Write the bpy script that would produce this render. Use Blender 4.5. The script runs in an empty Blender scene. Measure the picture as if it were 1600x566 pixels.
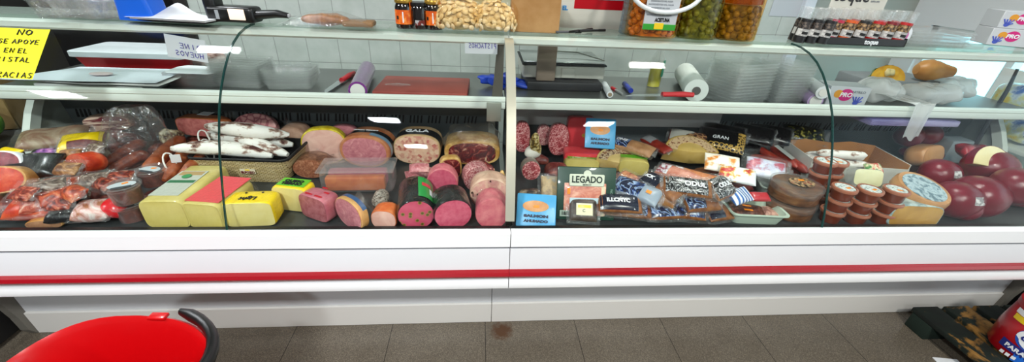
import bpy, bmesh, math, random
from mathutils import Vector, Matrix, noise
scn = bpy.context.scene
COL = scn.collection
PI = math.pi
rnd = random.Random(7)
# ------------------------------------------------------------------ camera
CAM = Vector((-0.10337, -1.04, 1.4))
R_ = Vector((0.99649793, -0.07031795, 0.04524674))
U_ = Vector((-0.00560408, 0.48373586, 0.8751961))
F_ = Vector((0.08342946, 0.87238466, -0.48164772))
FPX = 620.0
cd = bpy.data.cameras.new('camera'); cam = bpy.data.objects.new('camera', cd); COL.objects.link(cam)
cd.sensor_fit = 'HORIZONTAL'; cd.sensor_width = 36.0; cd.lens = 36.0 * FPX / 1600.0
cd.clip_start = 0.02; cd.clip_end = 60
cam.matrix_world = Matrix(((R_.x, U_.x, -F_.x, CAM.x), (R_.y, U_.y, -F_.y, CAM.y), (R_.z, U_.z, -F_.z, CAM.z), (0, 0, 0, 1)))
scn.camera = cam
def ray(px, py): return F_ + R_ * ((px - 800) / FPX) - U_ * ((py - 283) / FPX)
def onZ(px, py, z):
    d = ray(px, py); return CAM + d * ((z - CAM.z) / d.z)
def onY(px, py, y):
    d = ray(px, py); return CAM + d * ((y - CAM.y) / d.y)
def onX(px, py, x):
    d = ray(px, py); return CAM + d * ((x - CAM.x) / d.x)
def mpp(p): return (Vector(p) - CAM).dot(F_) / FPX      # metres per pixel of the photo at a point

# ------------------------------------------------------------------ materials
def lin(h):
    if not isinstance(h, str): return tuple(h) + ((1,) if len(h) == 3 else ())
    h = h.lstrip('#'); c = [int(h[i:i+2], 16) / 255 for i in (0, 2, 4)]
    return tuple((x / 12.92 if x <= .04045 else ((x + .055) / 1.055) ** 2.4) for x in c) + (1,)
MATS = {}
def nodes(name):
    m = bpy.data.materials.new(name); m.use_nodes = True
    nt = m.node_tree; nt.nodes.clear()
    out = nt.nodes.new('ShaderNodeOutputMaterial')
    return m, nt, out
def lk(nt, a, b): nt.links.new(a, b)
def coords(nt, scale=1.0, stretch=(1, 1, 1)):
    tc = nt.nodes.new('ShaderNodeTexCoord'); mp = nt.nodes.new('ShaderNodeMapping')
    lk(nt, tc.outputs['Object'], mp.inputs['Vector'])
    mp.inputs['Scale'].default_value = tuple(scale * s for s in stretch)
    return mp.outputs['Vector']
def ramp(nt, fac, stops):
    r = nt.nodes.new('ShaderNodeValToRGB'); lk(nt, fac, r.inputs['Fac'])
    els = r.color_ramp.elements
    while len(els) < len(stops): els.new(0.5)
    for e, (p, c) in zip(els, stops): e.position = p; e.color = lin(c)
    return r.outputs['Color']
def tex(nt, kind, vec, detail=4, rough=.6, dist=0):
    if kind == 'noise':
        n = nt.nodes.new('ShaderNodeTexNoise'); n.inputs['Scale'].default_value = 1; n.inputs['Detail'].default_value = detail
        n.inputs['Roughness'].default_value = rough; n.inputs['Distortion'].default_value = dist
        lk(nt, vec, n.inputs['Vector']); return n.outputs['Fac']
    if kind == 'vor':
        n = nt.nodes.new('ShaderNodeTexVoronoi'); n.inputs['Scale'].default_value = 1
        lk(nt, vec, n.inputs['Vector']); return n.outputs['Distance']
    if kind in ('vor2', 'cell2'):            # spots in the plane of a cut face
        mp = vec.node; mp.inputs['Rotation'].default_value = (PI/2, 0, 0)
        n = nt.nodes.new('ShaderNodeTexVoronoi'); n.voronoi_dimensions = '2D'; n.inputs['Scale'].default_value = 1
        lk(nt, vec, n.inputs['Vector']); return n.outputs['Distance' if kind == 'vor2' else 'Color']
    if kind == 'edge':
        n = nt.nodes.new('ShaderNodeTexVoronoi'); n.feature = 'DISTANCE_TO_EDGE'; n.inputs['Scale'].default_value = 1
        lk(nt, vec, n.inputs['Vector']); return n.outputs['Distance']
    if kind == 'cell':
        n = nt.nodes.new('ShaderNodeTexVoronoi'); n.inputs['Scale'].default_value = 1
        lk(nt, vec, n.inputs['Vector']); return n.outputs['Color']
    if kind == 'wave':
        n = nt.nodes.new('ShaderNodeTexWave'); n.inputs['Scale'].default_value = 1; n.inputs['Distortion'].default_value = dist
        n.inputs['Detail'].default_value = detail
        lk(nt, vec, n.inputs['Vector']); return n.outputs['Fac']
def bump(nt, bsdf, amt, scale, kind='noise', dist=.002, stretch=(1, 1, 1)):
    f = tex(nt, kind, coords(nt, scale, stretch), 3)
    b = nt.nodes.new('ShaderNodeBump'); b.inputs['Strength'].default_value = amt; b.inputs['Distance'].default_value = dist
    lk(nt, f, b.inputs['Height']); return b.outputs['Normal']
def facing(nt, base, gain, normal=None):
    lw = nt.nodes.new('ShaderNodeLayerWeight'); lw.inputs['Blend'].default_value = .5
    if normal is not None: lk(nt, normal, lw.inputs['Normal'])
    p = nt.nodes.new('ShaderNodeMath'); p.operation = 'POWER'; lk(nt, lw.outputs['Facing'], p.inputs[0]); p.inputs[1].default_value = 4.5
    a = nt.nodes.new('ShaderNodeMath'); a.operation = 'MULTIPLY_ADD'; a.use_clamp = True
    lk(nt, p.outputs[0], a.inputs[0]); a.inputs[1].default_value = gain; a.inputs[2].default_value = base
    return a.outputs[0]
def mat(name, col, rough=.5, metal=0, stops=None, kind='noise', scale=20, detail=4, dist=0, stretch=(1, 1, 1),
        coat=0, wr=0, wscale=75, bmp=0, bscale=60, spec=.5, emit=None, estr=0, sss=0, alpha=None):
    """one Principled surface; stops = colours across a noise; coat + wr = a tight cling film with creases"""
    if name in MATS: return MATS[name]
    m, nt, out = nodes(name)
    b = nt.nodes.new('ShaderNodeBsdfPrincipled'); lk(nt, b.outputs['BSDF'], out.inputs['Surface'])
    b.inputs['Base Color'].default_value = lin(col); b.inputs['Roughness'].default_value = rough
    b.inputs['Metallic'].default_value = metal; b.inputs['Specular IOR Level'].default_value = spec
    if stops:
        f = tex(nt, kind, coords(nt, scale, stretch), detail, .6, dist)
        lk(nt, ramp(nt, f, stops), b.inputs['Base Color'])
    if bmp: lk(nt, bump(nt, b, bmp, bscale), b.inputs['Normal'])
    if coat:
        b.inputs['Coat Weight'].default_value = coat; b.inputs['Coat Roughness'].default_value = .06
        if wr: lk(nt, bump(nt, b, wr, wscale, dist=.011, stretch=(1, .5, 1)), b.inputs['Coat Normal'])
    if emit: b.inputs['Emission Color'].default_value = lin(emit); b.inputs['Emission Strength'].default_value = estr
    if sss:
        b.inputs['Subsurface Weight'].default_value = sss; b.inputs['Subsurface Radius'].default_value = (.01, .006, .004)
    MATS[name] = m; return m
def film(name, tint='#ffffff', refl=.10, rough=.07, wr=.7, wscale=40, haze=0.0, hcol='#e8eeee'):
    """clear or milky plastic film: see-through, with creased reflections and an optional milky share"""
    if name in MATS: return MATS[name]
    m, nt, out = nodes(name)
    tr = nt.nodes.new('ShaderNodeBsdfTransparent'); tr.inputs['Color'].default_value = lin(tint)
    gl = nt.nodes.new('ShaderNodeBsdfGlossy'); gl.inputs['Roughness'].default_value = rough
    gl.inputs['Color'].default_value = (1, 1, 1, 1)
    n = None
    if wr:
        n = bump(nt, None, wr, wscale, dist=.01); lk(nt, n, gl.inputs['Normal'])
    fac = facing(nt, refl, .6, n)
    base = tr.outputs['BSDF']
    if haze:
        df = nt.nodes.new('ShaderNodeBsdfDiffuse'); df.inputs['Color'].default_value = lin(hcol)
        tl = nt.nodes.new('ShaderNodeBsdfTranslucent'); tl.inputs['Color'].default_value = lin(hcol)
        mh = nt.nodes.new('ShaderNodeMixShader'); lk(nt, df.outputs[0], mh.inputs[1]); lk(nt, tl.outputs[0], mh.inputs[2])
        mx = nt.nodes.new('ShaderNodeMixShader'); mx.inputs['Fac'].default_value = haze
        lk(nt, tr.outputs[0], mx.inputs[1]); lk(nt, mh.outputs[0], mx.inputs[2]); base = mx.outputs[0]
    m2 = nt.nodes.new('ShaderNodeMixShader'); lk(nt, fac, m2.inputs['Fac'])
    lk(nt, base, m2.inputs[1]); lk(nt, gl.outputs[0], m2.inputs[2]); lk(nt, m2.outputs[0], out.inputs['Surface'])
    MATS[name] = m; return m

# ------------------------------------------------------------------ mesh helpers
class B:
    """collects shapes, .obj() links them as ONE mesh object"""
    def __init__(s): s.bm = bmesh.new()
    def _add(s, vs, fs, mtx=None):
        bv = [s.bm.verts.new(mtx @ Vector(v) if mtx else v) for v in vs]
        for f in fs:
            try: s.bm.faces.new([bv[i] for i in f])
            except ValueError: pass
        return bv
    def box(s, x0, x1, y0, y1, z0, z1, r=0, seg=2, mtx=None):
        t = bmesh.new()
        bmesh.ops.create_cube(t, size=1)
        for v in t.verts: v.co = Vector(((x0+x1)/2 + v.co.x*(x1-x0), (y0+y1)/2 + v.co.y*(y1-y0), (z0+z1)/2 + v.co.z*(z1-z0)))
        if r: bmesh.ops.bevel(t, geom=t.edges[:], offset=min(r, .49*min(abs(x1-x0), abs(y1-y0), abs(z1-z0))), segments=seg, profile=.5, affect='EDGES')
        t.verts.index_update()
        s._add([v.co.copy() for v in t.verts], [[v.index for v in f.verts] for f in t.faces], mtx); t.free(); return s
    def loft(s, rings, cap0=True, cap1=True, closed=True, mtx=None):
        n = len(rings[0]); vs = [p for r in rings for p in r]; fs = []
        for i in range(len(rings)-1):
            for j in range(n if closed else n-1):
                k = (j+1) % n; fs.append((i*n+j, i*n+k, (i+1)*n+k, (i+1)*n+j))
        if cap0: fs.append(tuple(range(n-1, -1, -1)))
        if cap1: fs.append(tuple((len(rings)-1)*n + j for j in range(n)))
        s._add(vs, fs, mtx); return s
    def lathe(s, prof, n=28, mtx=None, sx=1, sy=1, sq=2.0):
        rings = []
        for r, z in prof:
            ring = []
            for j in range(n):
                a = 2*PI*j/n; c, d = math.cos(a), math.sin(a)
                ring.append((sx*r*math.copysign(abs(c)**(2/sq), c), sy*r*math.copysign(abs(d)**(2/sq), d), z))
            rings.append(ring)
        return s.loft(rings, mtx=mtx)
    def tube(s, pts, rad, n=10, mtx=None, flat=1.0):
        pts = [Vector(p) for p in pts]; rings = []
        rads = rad if isinstance(rad, (list, tuple)) else [rad]*len(pts)
        up = Vector((0, 0, 1))
        for i, p in enumerate(pts):
            t = (pts[min(i+1, len(pts)-1)] - pts[max(i-1, 0)]).normalized()
            a = t.cross(up)
            if a.length < 1e-3: a = t.cross(Vector((0, 1, 0)))
            a.normalize(); b = a.cross(t).normalized()
            rings.append([p + a*math.cos(2*PI*j/n)*rads[i] + b*math.sin(2*PI*j/n)*rads[i]*flat for j in range(n)])
        return s.loft(rings, mtx=mtx)
    def prism(s, poly, y0, y1, axis='y', mtx=None):
        """polygon in a plane, pushed along an axis"""
        n = len(poly)
        def P(a, b, t): return {'y': (a, t, b), 'x': (t, a, b), 'z': (a, b, t)}[axis]
        vs = [P(a, b, y0) for a, b in poly] + [P(a, b, y1) for a, b in poly]
        fs = [tuple(range(n)), tuple(range(2*n-1, n-1, -1))] + [(i, i+n, (i+1) % n + n, (i+1) % n) for i in range(n)]
        s._add(vs, fs, mtx); return s
    def grid(s, fn, nu, nv, closed_u=False):
        vs = [fn(i/(nu-(0 if closed_u else 1)), j/(nv-1)) for j in range(nv) for i in range(nu)]
        fs = []
        for j in range(nv-1):
            for i in range(nu if closed_u else nu-1):
                k = (i+1) % nu; fs.append((j*nu+i, j*nu+k, (j+1)*nu+k, (j+1)*nu+i))
        s._add(vs, fs); return s
    def blob(s, sx, sy, sz, e1=1.0, e2=1.0, amp=0, fr=20, seed=0, nu=28, nv=16, ctr=(0, 0, 0), mtx=None):
        """superellipsoid with lumps"""
        def pw(v, e): return math.copysign(abs(v)**e, v)
        vs = []; fs = []; off = Vector((seed*3.1, seed*1.7, seed*.9))
        for j in range(nv+1):
            t = -PI/2 + PI*j/nv
            for i in range(nu):
                a = 2*PI*i/nu
                p = Vector((sx*pw(math.cos(t), e1)*pw(math.cos(a), e2), sy*pw(math.cos(t), e1)*pw(math.sin(a), e2), sz*pw(math.sin(t), e1)))
                if amp:
                    d = p.normalized() if p.length > 1e-6 else Vector((0, 0, 1))
                    p = p + d*amp*noise.noise(p*fr + off)
                vs.append(p + Vector(ctr))
        for j in range(nv):
            for i in range(nu):
                k = (i+1) % nu; fs.append((j*nu+i, j*nu+k, (j+1)*nu+k, (j+1)*nu+i))
        s._add(vs, fs, mtx); return s
    def obj(s, name, m, parent=None, loc=(0, 0, 0), rot=(0, 0, 0), smooth=True, label=None, mi=None, kind=None):
        bmesh.ops.remove_doubles(s.bm, verts=s.bm.verts[:], dist=1e-5)
        bmesh.ops.recalc_face_normals(s.bm, faces=s.bm.faces[:])
        me = bpy.data.meshes.new(name); s.bm.to_mesh(me); s.bm.free()
        for q in (m if isinstance(m, (list, tuple)) else [m]): me.materials.append(q)
        if mi:
            for p in me.polygons:
                if p.center.y < mi: p.material_index = 1
        o = bpy.data.objects.new(name, me); COL.objects.link(o)
        o.location = loc; o.rotation_euler = rot
        if parent is not None: o.parent = parent
        if smooth:
            for p in me.polygons: p.use_smooth = True
            me.set_sharp_from_angle(angle=math.radians(38))
        if label: o['label'] = label
        if kind: o['kind'] = kind
        return o
def struct(name, b, m, **k):
    o = b.obj(name, m, smooth=False, **k); o['kind'] = 'structure'; return o
def tag(o, label, cat, group=None, kind=None):
    o['label'] = label; o['category'] = cat
    if group: o['group'] = group
    if kind: o['kind'] = kind
    return o
def thing(name, label, cat, loc=(0, 0, 0), rz=0, rx=0, ry=0, group=None):
    o = bpy.data.objects.new(name, None); COL.objects.link(o); o.empty_display_size = .02
    o.location = loc; o.rotation_mode = 'XYZ'
    o.rotation_euler = (Matrix.Rotation(rz, 3, 'Z') @ Matrix.Rotation(ry, 3, 'Y') @ Matrix.Rotation(rx, 3, 'X')).to_euler()
    return tag(o, label, cat, group)
def dup(root, loc, rz=None, label=None):
    r = root.copy(); COL.objects.link(r); r.location = loc
    if rz is not None: r.rotation_euler = (r.rotation_euler.x, r.rotation_euler.y, rz)
    if label: r['label'] = label
    for ch in list(root.children):
        c = ch.copy(); COL.objects.link(c); c.parent = r
        for g in list(ch.children):
            d = g.copy(); COL.objects.link(d); d.parent = c
    return r
# ---- lettering
def text_mesh(txt, size, depth=.0006, shear=0, bold=0, align='CENTER', space=1.0):
    cu = bpy.data.curves.new('lettering', 'FONT'); cu.body = txt; cu.size = size; cu.extrude = depth; cu.shear = shear
    cu.offset = bold; cu.align_x = align; cu.align_y = 'CENTER'; cu.space_character = space; cu.resolution_u = 3
    o = bpy.data.objects.new('lettering', cu); COL.objects.link(o)
    dg = bpy.context.evaluated_depsgraph_get(); me = bpy.data.meshes.new_from_object(o.evaluated_get(dg))
    bpy.data.objects.remove(o); bpy.data.curves.remove(cu)
    return me
def lettering(txt, size, m, parent, loc=(0, 0, 0), rot=(PI/2, 0, 0), name='lettering', fn=None, width=None, sx=1, **k):
    me = text_mesh(txt, size, **k); me.materials.clear(); me.materials.append(m)
    if width:
        w = max(v.co.x for v in me.vertices) - min(v.co.x for v in me.vertices); sx = width / w
    for v in me.vertices: v.co.x *= sx
    if fn:                                   # lay the letters on a surface: fn(x, y) -> height
        for v in me.vertices: v.co = Vector(fn(v.co.x + loc[0], v.co.y + loc[1], v.co.z))
        loc = (0, 0, 0); rot = (0, 0, 0)
    o = bpy.data.objects.new(name, me); COL.objects.link(o); o.parent = parent; o.location = loc; o.rotation_euler = rot
    return o
STROKES = {  # hand-drawn capitals as pen strokes on a 0..1 cell
 'A': [[(0, 0), (.45, 1), (.9, 0)], [(.15, .38), (.75, .38)]], 'C': [[(.85, .85), (.5, 1), (.1, .7), (.05, .3), (.4, 0), (.85, .1)]],
 'E': [[(.8, 1), (.1, 1), (.05, 0), (.8, 0)], [(.1, .52), (.65, .52)]], 'G': [[(.85, .85), (.5, 1), (.1, .7), (.05, .3), (.4, 0), (.85, .1), (.85, .45), (.5, .45)]],
 'H': [[(.05, 1), (.05, 0)], [(.85, 1), (.8, 0)], [(.05, .5), (.82, .5)]], 'I': [[(.4, 1), (.35, 0)]], 'L': [[(.1, 1), (.05, 0), (.75, 0)]],
 'M': [[(.05, 0), (.15, 1), (.45, .4), (.8, 1), (.9, 0)]], 'N': [[(.05, 0), (.15, 1), (.75, 0), (.9, 1)]], 'O': [[(.45, 1), (.1, .75), (.05, .3), (.4, 0), (.8, .25), (.85, .7), (.45, 1)]],
 'P': [[(.05, 0), (.1, 1), (.65, .95), (.75, .7), (.6, .5), (.08, .45)]], 'R': [[(.05, 0), (.1, 1), (.65, .95), (.75, .72), (.1, .5), (.8, 0)]],
 'S': [[(.8, .9), (.45, 1), (.1, .8), (.3, .55), (.7, .42), (.75, .15), (.4, 0), (.05, .1)]], 'T': [[(.0, 1), (.9, 1)], [(.45, 1), (.4, 0)]],
 'U': [[(.1, 1), (.05, .3), (.35, 0), (.75, .2), (.85, 1)]], 'V': [[(.05, 1), (.4, 0), (.85, 1)]], 'Y': [[(.05, 1), (.42, .5)], [(.9, 1), (.3, 0)]], 'Z': [[(.05, 1), (.85, 1), (.05, 0), (.85, 0)]]}
def pen(b, txt, x, z, h, w, r, mirror=False, y=0, slant=.0, gap=1.25):
    for ch in txt:
        for st in STROKES.get(ch, []):
            pts = [((x + (p[0]*w + p[1]*h*slant)) * (-1 if mirror else 1), y, z + p[1]*h) for p in st]
            b.tube(pts, r, 6)
        x += w*gap if ch != ' ' else w*.7
    return x
def sup(w, h, n=2.5, k=36, flat=0.0):
    """closed outline (x,z), standing on z=0"""
    o = []
    for j in range(k):
        a = 2*PI*j/k; c, d = math.cos(a), math.sin(a)
        o.append((w/2*math.copysign(abs(c)**(2/n), c), h/2 + h/2*max(-1+flat, math.copysign(abs(d)**(2/n), d))))
    if flat:
        o = [(x, (z - h*flat/2) * h/(h - h*flat/2)) for x, z in o]
    return o
WHITE = mat('white_paint', '#f4f4f2', .35)
BLACK = mat('black_plastic', '#0c0c0d', .35)
INK = mat('black_ink', '#0a0a0a', .6)
# ================================================================== the room
ZD = .62            # deck level of the display
ZS = .92             # work shelf level
ZT = 1.183            # top shelf level
XL, XR = -1.875, 2.42
def floor_mat():
    m, nt, out = nodes('terrazzo_tiles')
    b = nt.nodes.new('ShaderNodeBsdfPrincipled'); lk(nt, b.outputs[0], out.inputs[0])
    tc = nt.nodes.new('ShaderNodeTexCoord'); sep = nt.nodes.new('ShaderNodeSeparateXYZ'); lk(nt, tc.outputs['Object'], sep.inputs[0])
    v = coords(nt, 420); c1 = tex(nt, 'cell', v)
    sp = nt.nodes.new('ShaderNodeSeparateColor'); lk(nt, c1, sp.inputs[0])
    col = ramp(nt, sp.outputs[0], [(0, '#5a534a'), (.4, '#675f54'), (.75, '#736a5d'), (1, '#857b6b')])
    v2 = coords(nt, 3); n2 = tex(nt, 'noise', v2, 3)
    mx = nt.nodes.new('ShaderNodeMix'); mx.data_type = 'RGBA'; mx.blend_type = 'MULTIPLY'; mx.inputs[0].default_value = .5
    lk(nt, col, mx.inputs[6]); lk(nt, ramp(nt, n2, [(.3, '#b8b0a4'), (.7, '#ffffff')]), mx.inputs[7])
    # joints every 0.4 m
    js = []
    for ax, off in ((0, .073), (1, .135)):
        a = nt.nodes.new('ShaderNodeMath'); a.operation = 'ADD'; lk(nt, sep.outputs[ax], a.inputs[0]); a.inputs[1].default_value = 40 + off
        d = nt.nodes.new('ShaderNodeMath'); d.operation = 'DIVIDE'; lk(nt, a.outputs[0], d.inputs[0]); d.inputs[1].default_value = .40
        f = nt.nodes.new('ShaderNodeMath'); f.operation = 'FRACT'; lk(nt, d.outputs[0], f.inputs[0])
        g = nt.nodes.new('ShaderNodeMath'); g.operation = 'LESS_THAN'; lk(nt, f.outputs[0], g.inputs[0]); g.inputs[1].default_value = .0065
        js.append(g)
    mxx = nt.nodes.new('ShaderNodeMath'); mxx.operation = 'MAXIMUM'; lk(nt, js[0].outputs[0], mxx.inputs[0]); lk(nt, js[1].outputs[0], mxx.inputs[1])
    m2 = nt.nodes.new('ShaderNodeMix'); m2.data_type = 'RGBA'; lk(nt, mxx.outputs[0], m2.inputs[0]); lk(nt, mx.outputs[2], m2.inputs[6]); m2.inputs[7].default_value = lin('#2b2723')
    # a rusty stain where the counter joint leaks
    dv = nt.nodes.new('ShaderNodeVectorMath'); dv.operation = 'DISTANCE'; lk(nt, tc.outputs['Object'], dv.inputs[0]); dv.inputs[1].default_value = (0.0, .15, 0)
    nn = tex(nt, 'noise', coords(nt, 40), 3)
    ad = nt.nodes.new('ShaderNodeMath'); ad.operation = 'MULTIPLY_ADD'; lk(nt, nn, ad.inputs[0]); ad.inputs[1].default_value = .06; lk(nt, dv.outputs['Value'], ad.inputs[2])
    rr = ramp(nt, ad.outputs[0], [(.055, '#ffffff'), (.085, '#000000')])
    m3 = nt.nodes.new('ShaderNodeMix'); m3.data_type = 'RGBA'; lk(nt, rr, m3.inputs[0]); lk(nt, m2.outputs[2], m3.inputs[6]); m3.inputs[7].default_value = lin('#4a2c12')
    lk(nt, m3.outputs[2], b.inputs['Base Color']); b.inputs['Roughness'].default_value = .22
    return m
def tile_mat():
    m, nt, out = nodes('glazed_wall_tiles')
    b = nt.nodes.new('ShaderNodeBsdfPrincipled'); lk(nt, b.outputs[0], out.inputs[0])
    tc = nt.nodes.new('ShaderNodeTexCoord'); sep = nt.nodes.new('ShaderNodeSeparateXYZ'); lk(nt, tc.outputs['Object'], sep.inputs[0])
    js = []
    for ax, off, s in ((0, .037, .193), (2, .037, .272)):
        a = nt.nodes.new('ShaderNodeMath'); a.operation = 'ADD'; lk(nt, sep.outputs[ax], a.inputs[0]); a.inputs[1].default_value = s*40 + off
        d = nt.nodes.new('ShaderNodeMath'); d.operation = 'DIVIDE'; lk(nt, a.outputs[0], d.inputs[0]); d.inputs[1].default_value = s
        f = nt.nodes.new('ShaderNodeMath'); f.operation = 'FRACT'; lk(nt, d.outputs[0], f.inputs[0])
        g = nt.nodes.new('ShaderNodeMath'); g.operation = 'LESS_THAN'; lk(nt, f.outputs[0], g.inputs[0]); g.inputs[1].default_value = .0035/s
        js.append(g)
    mxx = nt.nodes.new('ShaderNodeMath'); mxx.operation = 'MAXIMUM'; lk(nt, js[0].outputs[0], mxx.inputs[0]); lk(nt, js[1].outputs[0], mxx.inputs[1])
    n = tex(nt, 'noise', coords(nt, 9), 5)
    c = ramp(nt, n, [(.3, '#b9c4bc'), (.7, '#cdd4ce')])
    m2 = nt.nodes.new('ShaderNodeMix'); m2.data_type = 'RGBA'; lk(nt, mxx.outputs[0], m2.inputs[0]); lk(nt, c, m2.inputs[6]); m2.inputs[7].default_value = lin('#8d928e')
    lk(nt, m2.outputs[2], b.inputs['Base Color']); b.inputs['Roughness'].default_value = .3
    return m
YW = 1.66; XW = 2.95; HC = 2.6
struct('floor', B().box(-4.2, XW+.1, -4.0, 3.4, -.1, 0), floor_mat())
struct('ceiling', B().box(-4.2, XW+.1, -4.0, 3.4, HC, HC+.1), mat('ceiling_white', '#e9e9e6', .7))
wb = B().box(-1.83, 2.06, YW, YW+.15, 0, HC)
struct('wall_back', wb, tile_mat())
struct('wall_back_plain', B().box(2.06, XW, YW+.12, YW+.27, 0, HC), mat('grey_plaster', '#a7aaa2', .8, bmp=.1, bscale=120))
struct('trim_1', B().box(2.0, 2.075, YW-.035, YW+.12, 0, HC, .004), mat('white_door_trim', '#dfe5ee', .4))
# dark doorway to the store room behind the counter
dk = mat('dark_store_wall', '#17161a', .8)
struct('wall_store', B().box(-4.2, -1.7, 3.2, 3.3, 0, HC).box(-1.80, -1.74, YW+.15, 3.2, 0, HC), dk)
struct('trim_2', B().box(-1.90, -1.83, YW-.02, YW+.16, 0, HC, .004), mat('dark_door_frame', '#1d1b1a', .5))
struct('wall_left', B().box(-4.2, -4.1, -4.0, 3.2, 0, HC), mat('wall_left_paint', '#5c5c58', .8))
# right wall with a daylight window above the end of the counter
wr_ = B(); W0, W1, WZ0, WZ1 = -2.2, .45, 1.25, 2.35; V0, V1 = .60, 1.62
wr_.box(XW, XW+.12, W1, V0, 0, HC).box(XW, XW+.12, V1, YW+.27, 0, HC).box(XW, XW+.12, V0, V1, 0, .30).box(XW, XW+.12, V0, V1, 1.16, HC).box(XW, XW+.12, -4.0, W0, 0, HC).box(XW, XW+.12, W0, W1, 0, WZ0).box(XW, XW+.12, W0, W1, WZ1, HC)
struct('wall_right', wr_, mat('white_wall', '#eef0f2', .7))
fw = B()
for y in (W0+.03, (W0+W1)/2, W1-.03): fw.box(XW+.02, XW+.08, y-.03, y+.03, WZ0, WZ1)
for z in (WZ0+.03, WZ1-.03): fw.box(XW+.02, XW+.08, W0, W1, z-.03, z+.03)
struct('window_1', fw, mat('window_frame_white', '#e8e8e8', .4))
daylight = mat('daylight_sky', '#d8f2ff', .5, emit='#c8ecff', estr=1.0)
struct('window_2', B().box(XW+.09, XW+.1, W0, W1, WZ0, WZ1), daylight)

fw = B()
for y in (V0+.02, 1.1, V1-.02): fw.box(XW+.02, XW+.08, y-.02, y+.02, .30, 1.16)
for z in (.32, 1.14): fw.box(XW+.02, XW+.08, V0, V1, z-.02, z+.02)
struct('window_3', fw, mat('window_frame_white', '#e8e8e8', .4))
struct('window_4', B().box(XW+.09, XW+.1, V0, V1, .30, 1.16), mat('daylight_street', '#bff0f8', .5, emit='#a8eaf6', estr=2.6))
# ================================================================== lights
def area(name, loc, sx, sy, watts, col, rot=(0, 0, 0)):
    l = bpy.data.lights.new(name, 'AREA'); l.shape = 'RECTANGLE'; l.size = sx; l.size_y = sy; l.energy = watts; l.color = col
    o = bpy.data.objects.new(name, l); COL.objects.link(o); o.location = loc; o.rotation_euler = rot; return o
lampglass = mat('lamp_diffuser', '#ffffff', .5, emit='#f4fbff', estr=22)
lamps = [(-1.75, .55, 'ceiling lamp above the store room doorway'), (1.05, .45, 'ceiling lamp above the kitchen roll'), (-.95, -1.75, 'ceiling lamp over the aisle before the ham'),
         (1.02, -1.75, 'ceiling lamp over the aisle before the black cured packs'), (-.85, -3.1, 'ceiling lamp far back in the shop'), (-3.1, -.95, 'ceiling lamp beside the shopping basket aisle')]
for i, (x, y, lab) in enumerate(lamps):
    t = thing('ceiling_lamp', 'round white %s' % lab, 'lamp', (x, y, HC), group='ceiling lamps')
    B().lathe([(0, 0), (.145, 0), (.15, -.02), (.14, -.035), (.0, -.035)], 32).obj('housing', WHITE, t)
    B().lathe([(0, -.035), (.125, -.035), (.115, -.048), (0, -.052)], 32).obj('diffuser', lampglass, t)
    area('lamp_light', (x, y, HC-.06), .25, .25, 20 if y > 0 else 60, (.93, .97, 1) if x < 0 else (1, .97, .91))
area('window_light', (XW-.02, (W0+W1)/2, 1.8), 2.6, 1.0, 7, (.80, .92, 1), (0, math.radians(90), 0))
w = bpy.data.worlds.new('world'); scn.world = w; w.use_nodes = True
w.node_tree.nodes['Background'].inputs[0].default_value = (.93, .97, 1, 1); w.node_tree.nodes['Background'].inputs[1].default_value = .27
scn.view_settings.view_transform = 'Standard'; scn.view_settings.look = 'None'; scn.view_settings.gamma = 1; scn.view_settings.exposure = -.18
scn.view_settings.use_curve_mapping = False
cy = scn.cycles; cy.transparent_max_bounces = 32; cy.max_bounces = 8; cy.diffuse_bounces = 3; cy.glossy_bounces = 4; cy.transmission_bounces = 6
cy.use_denoising = True; cy.caustics_reflective = False; cy.caustics_refractive = False; cy.sample_clamp_indirect = 6

# ================================================================== the two counter modules
PROF = [(.0, .645), (.012, .685), (.026, .726), (.042, .77), (.059, .815), (.078, .862), (.100, .908), (.124, .953), (.151, .998), (.182, 1.038), (.217, 1.075), (.256, 1.11), (.30, 1.14), (.35, 1.162), (.395, 1.173), (.43, 1.177), (.455, 1.178)]
def glass_mat():
    m, nt, out = nodes('counter_glass')
    tr = nt.nodes.new('ShaderNodeBsdfTransparent'); tr.inputs[0].default_value = (.965, .985, .975, 1)
    gl = nt.nodes.new('ShaderNodeBsdfGlossy'); gl.inputs['Roughness'].default_value = 0
    mx = nt.nodes.new('ShaderNodeMixShader'); lk(nt, facing(nt, .008, .36), mx.inputs[0]); lk(nt, tr.outputs[0], mx.inputs[1]); lk(nt, gl.outputs[0], mx.inputs[2]); lk(nt, mx.outputs[0], out.inputs[0])
    return m
GLASS = glass_mat()
GEDGE = mat('green_glass_edge', '#1f4a45', .15)
RAIL = mat('white_rail', '#f6f7f8', .25, coat=.3)
PANEL = mat('white_front_panel', '#e6e7ea', .3, coat=.2)
KICK = mat('kick_sheet', '#d2d5d8', .4)
KICK2 = mat('kick_skirting', '#e2e0da', .4)
RED = mat('red_bumper', '#9c0216', .25, coat=.25)
ALU = mat('brushed_aluminium', '#c9cdc6', .32, metal=.85)
STEEL = mat('work_steel', '#8b8d8b', .34, metal=.8, bmp=.05, bscale=200)
SHELF = mat('shelf_white_profile', '#e3ebe2', .3)
DARK = mat('dark_interior', '#0d0f12', .5)
BACKP = mat('dark_steel_back', '#5f6669', .4, metal=.15)
DECK = mat('deck_tray', '#4b4f50', .4, metal=.5)
BACKG = mat('grey_back', '#bcbab8', .5)
def strip(b, x0, x1, prof): b.prism(prof, x0, x1, 'x'); return b
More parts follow.
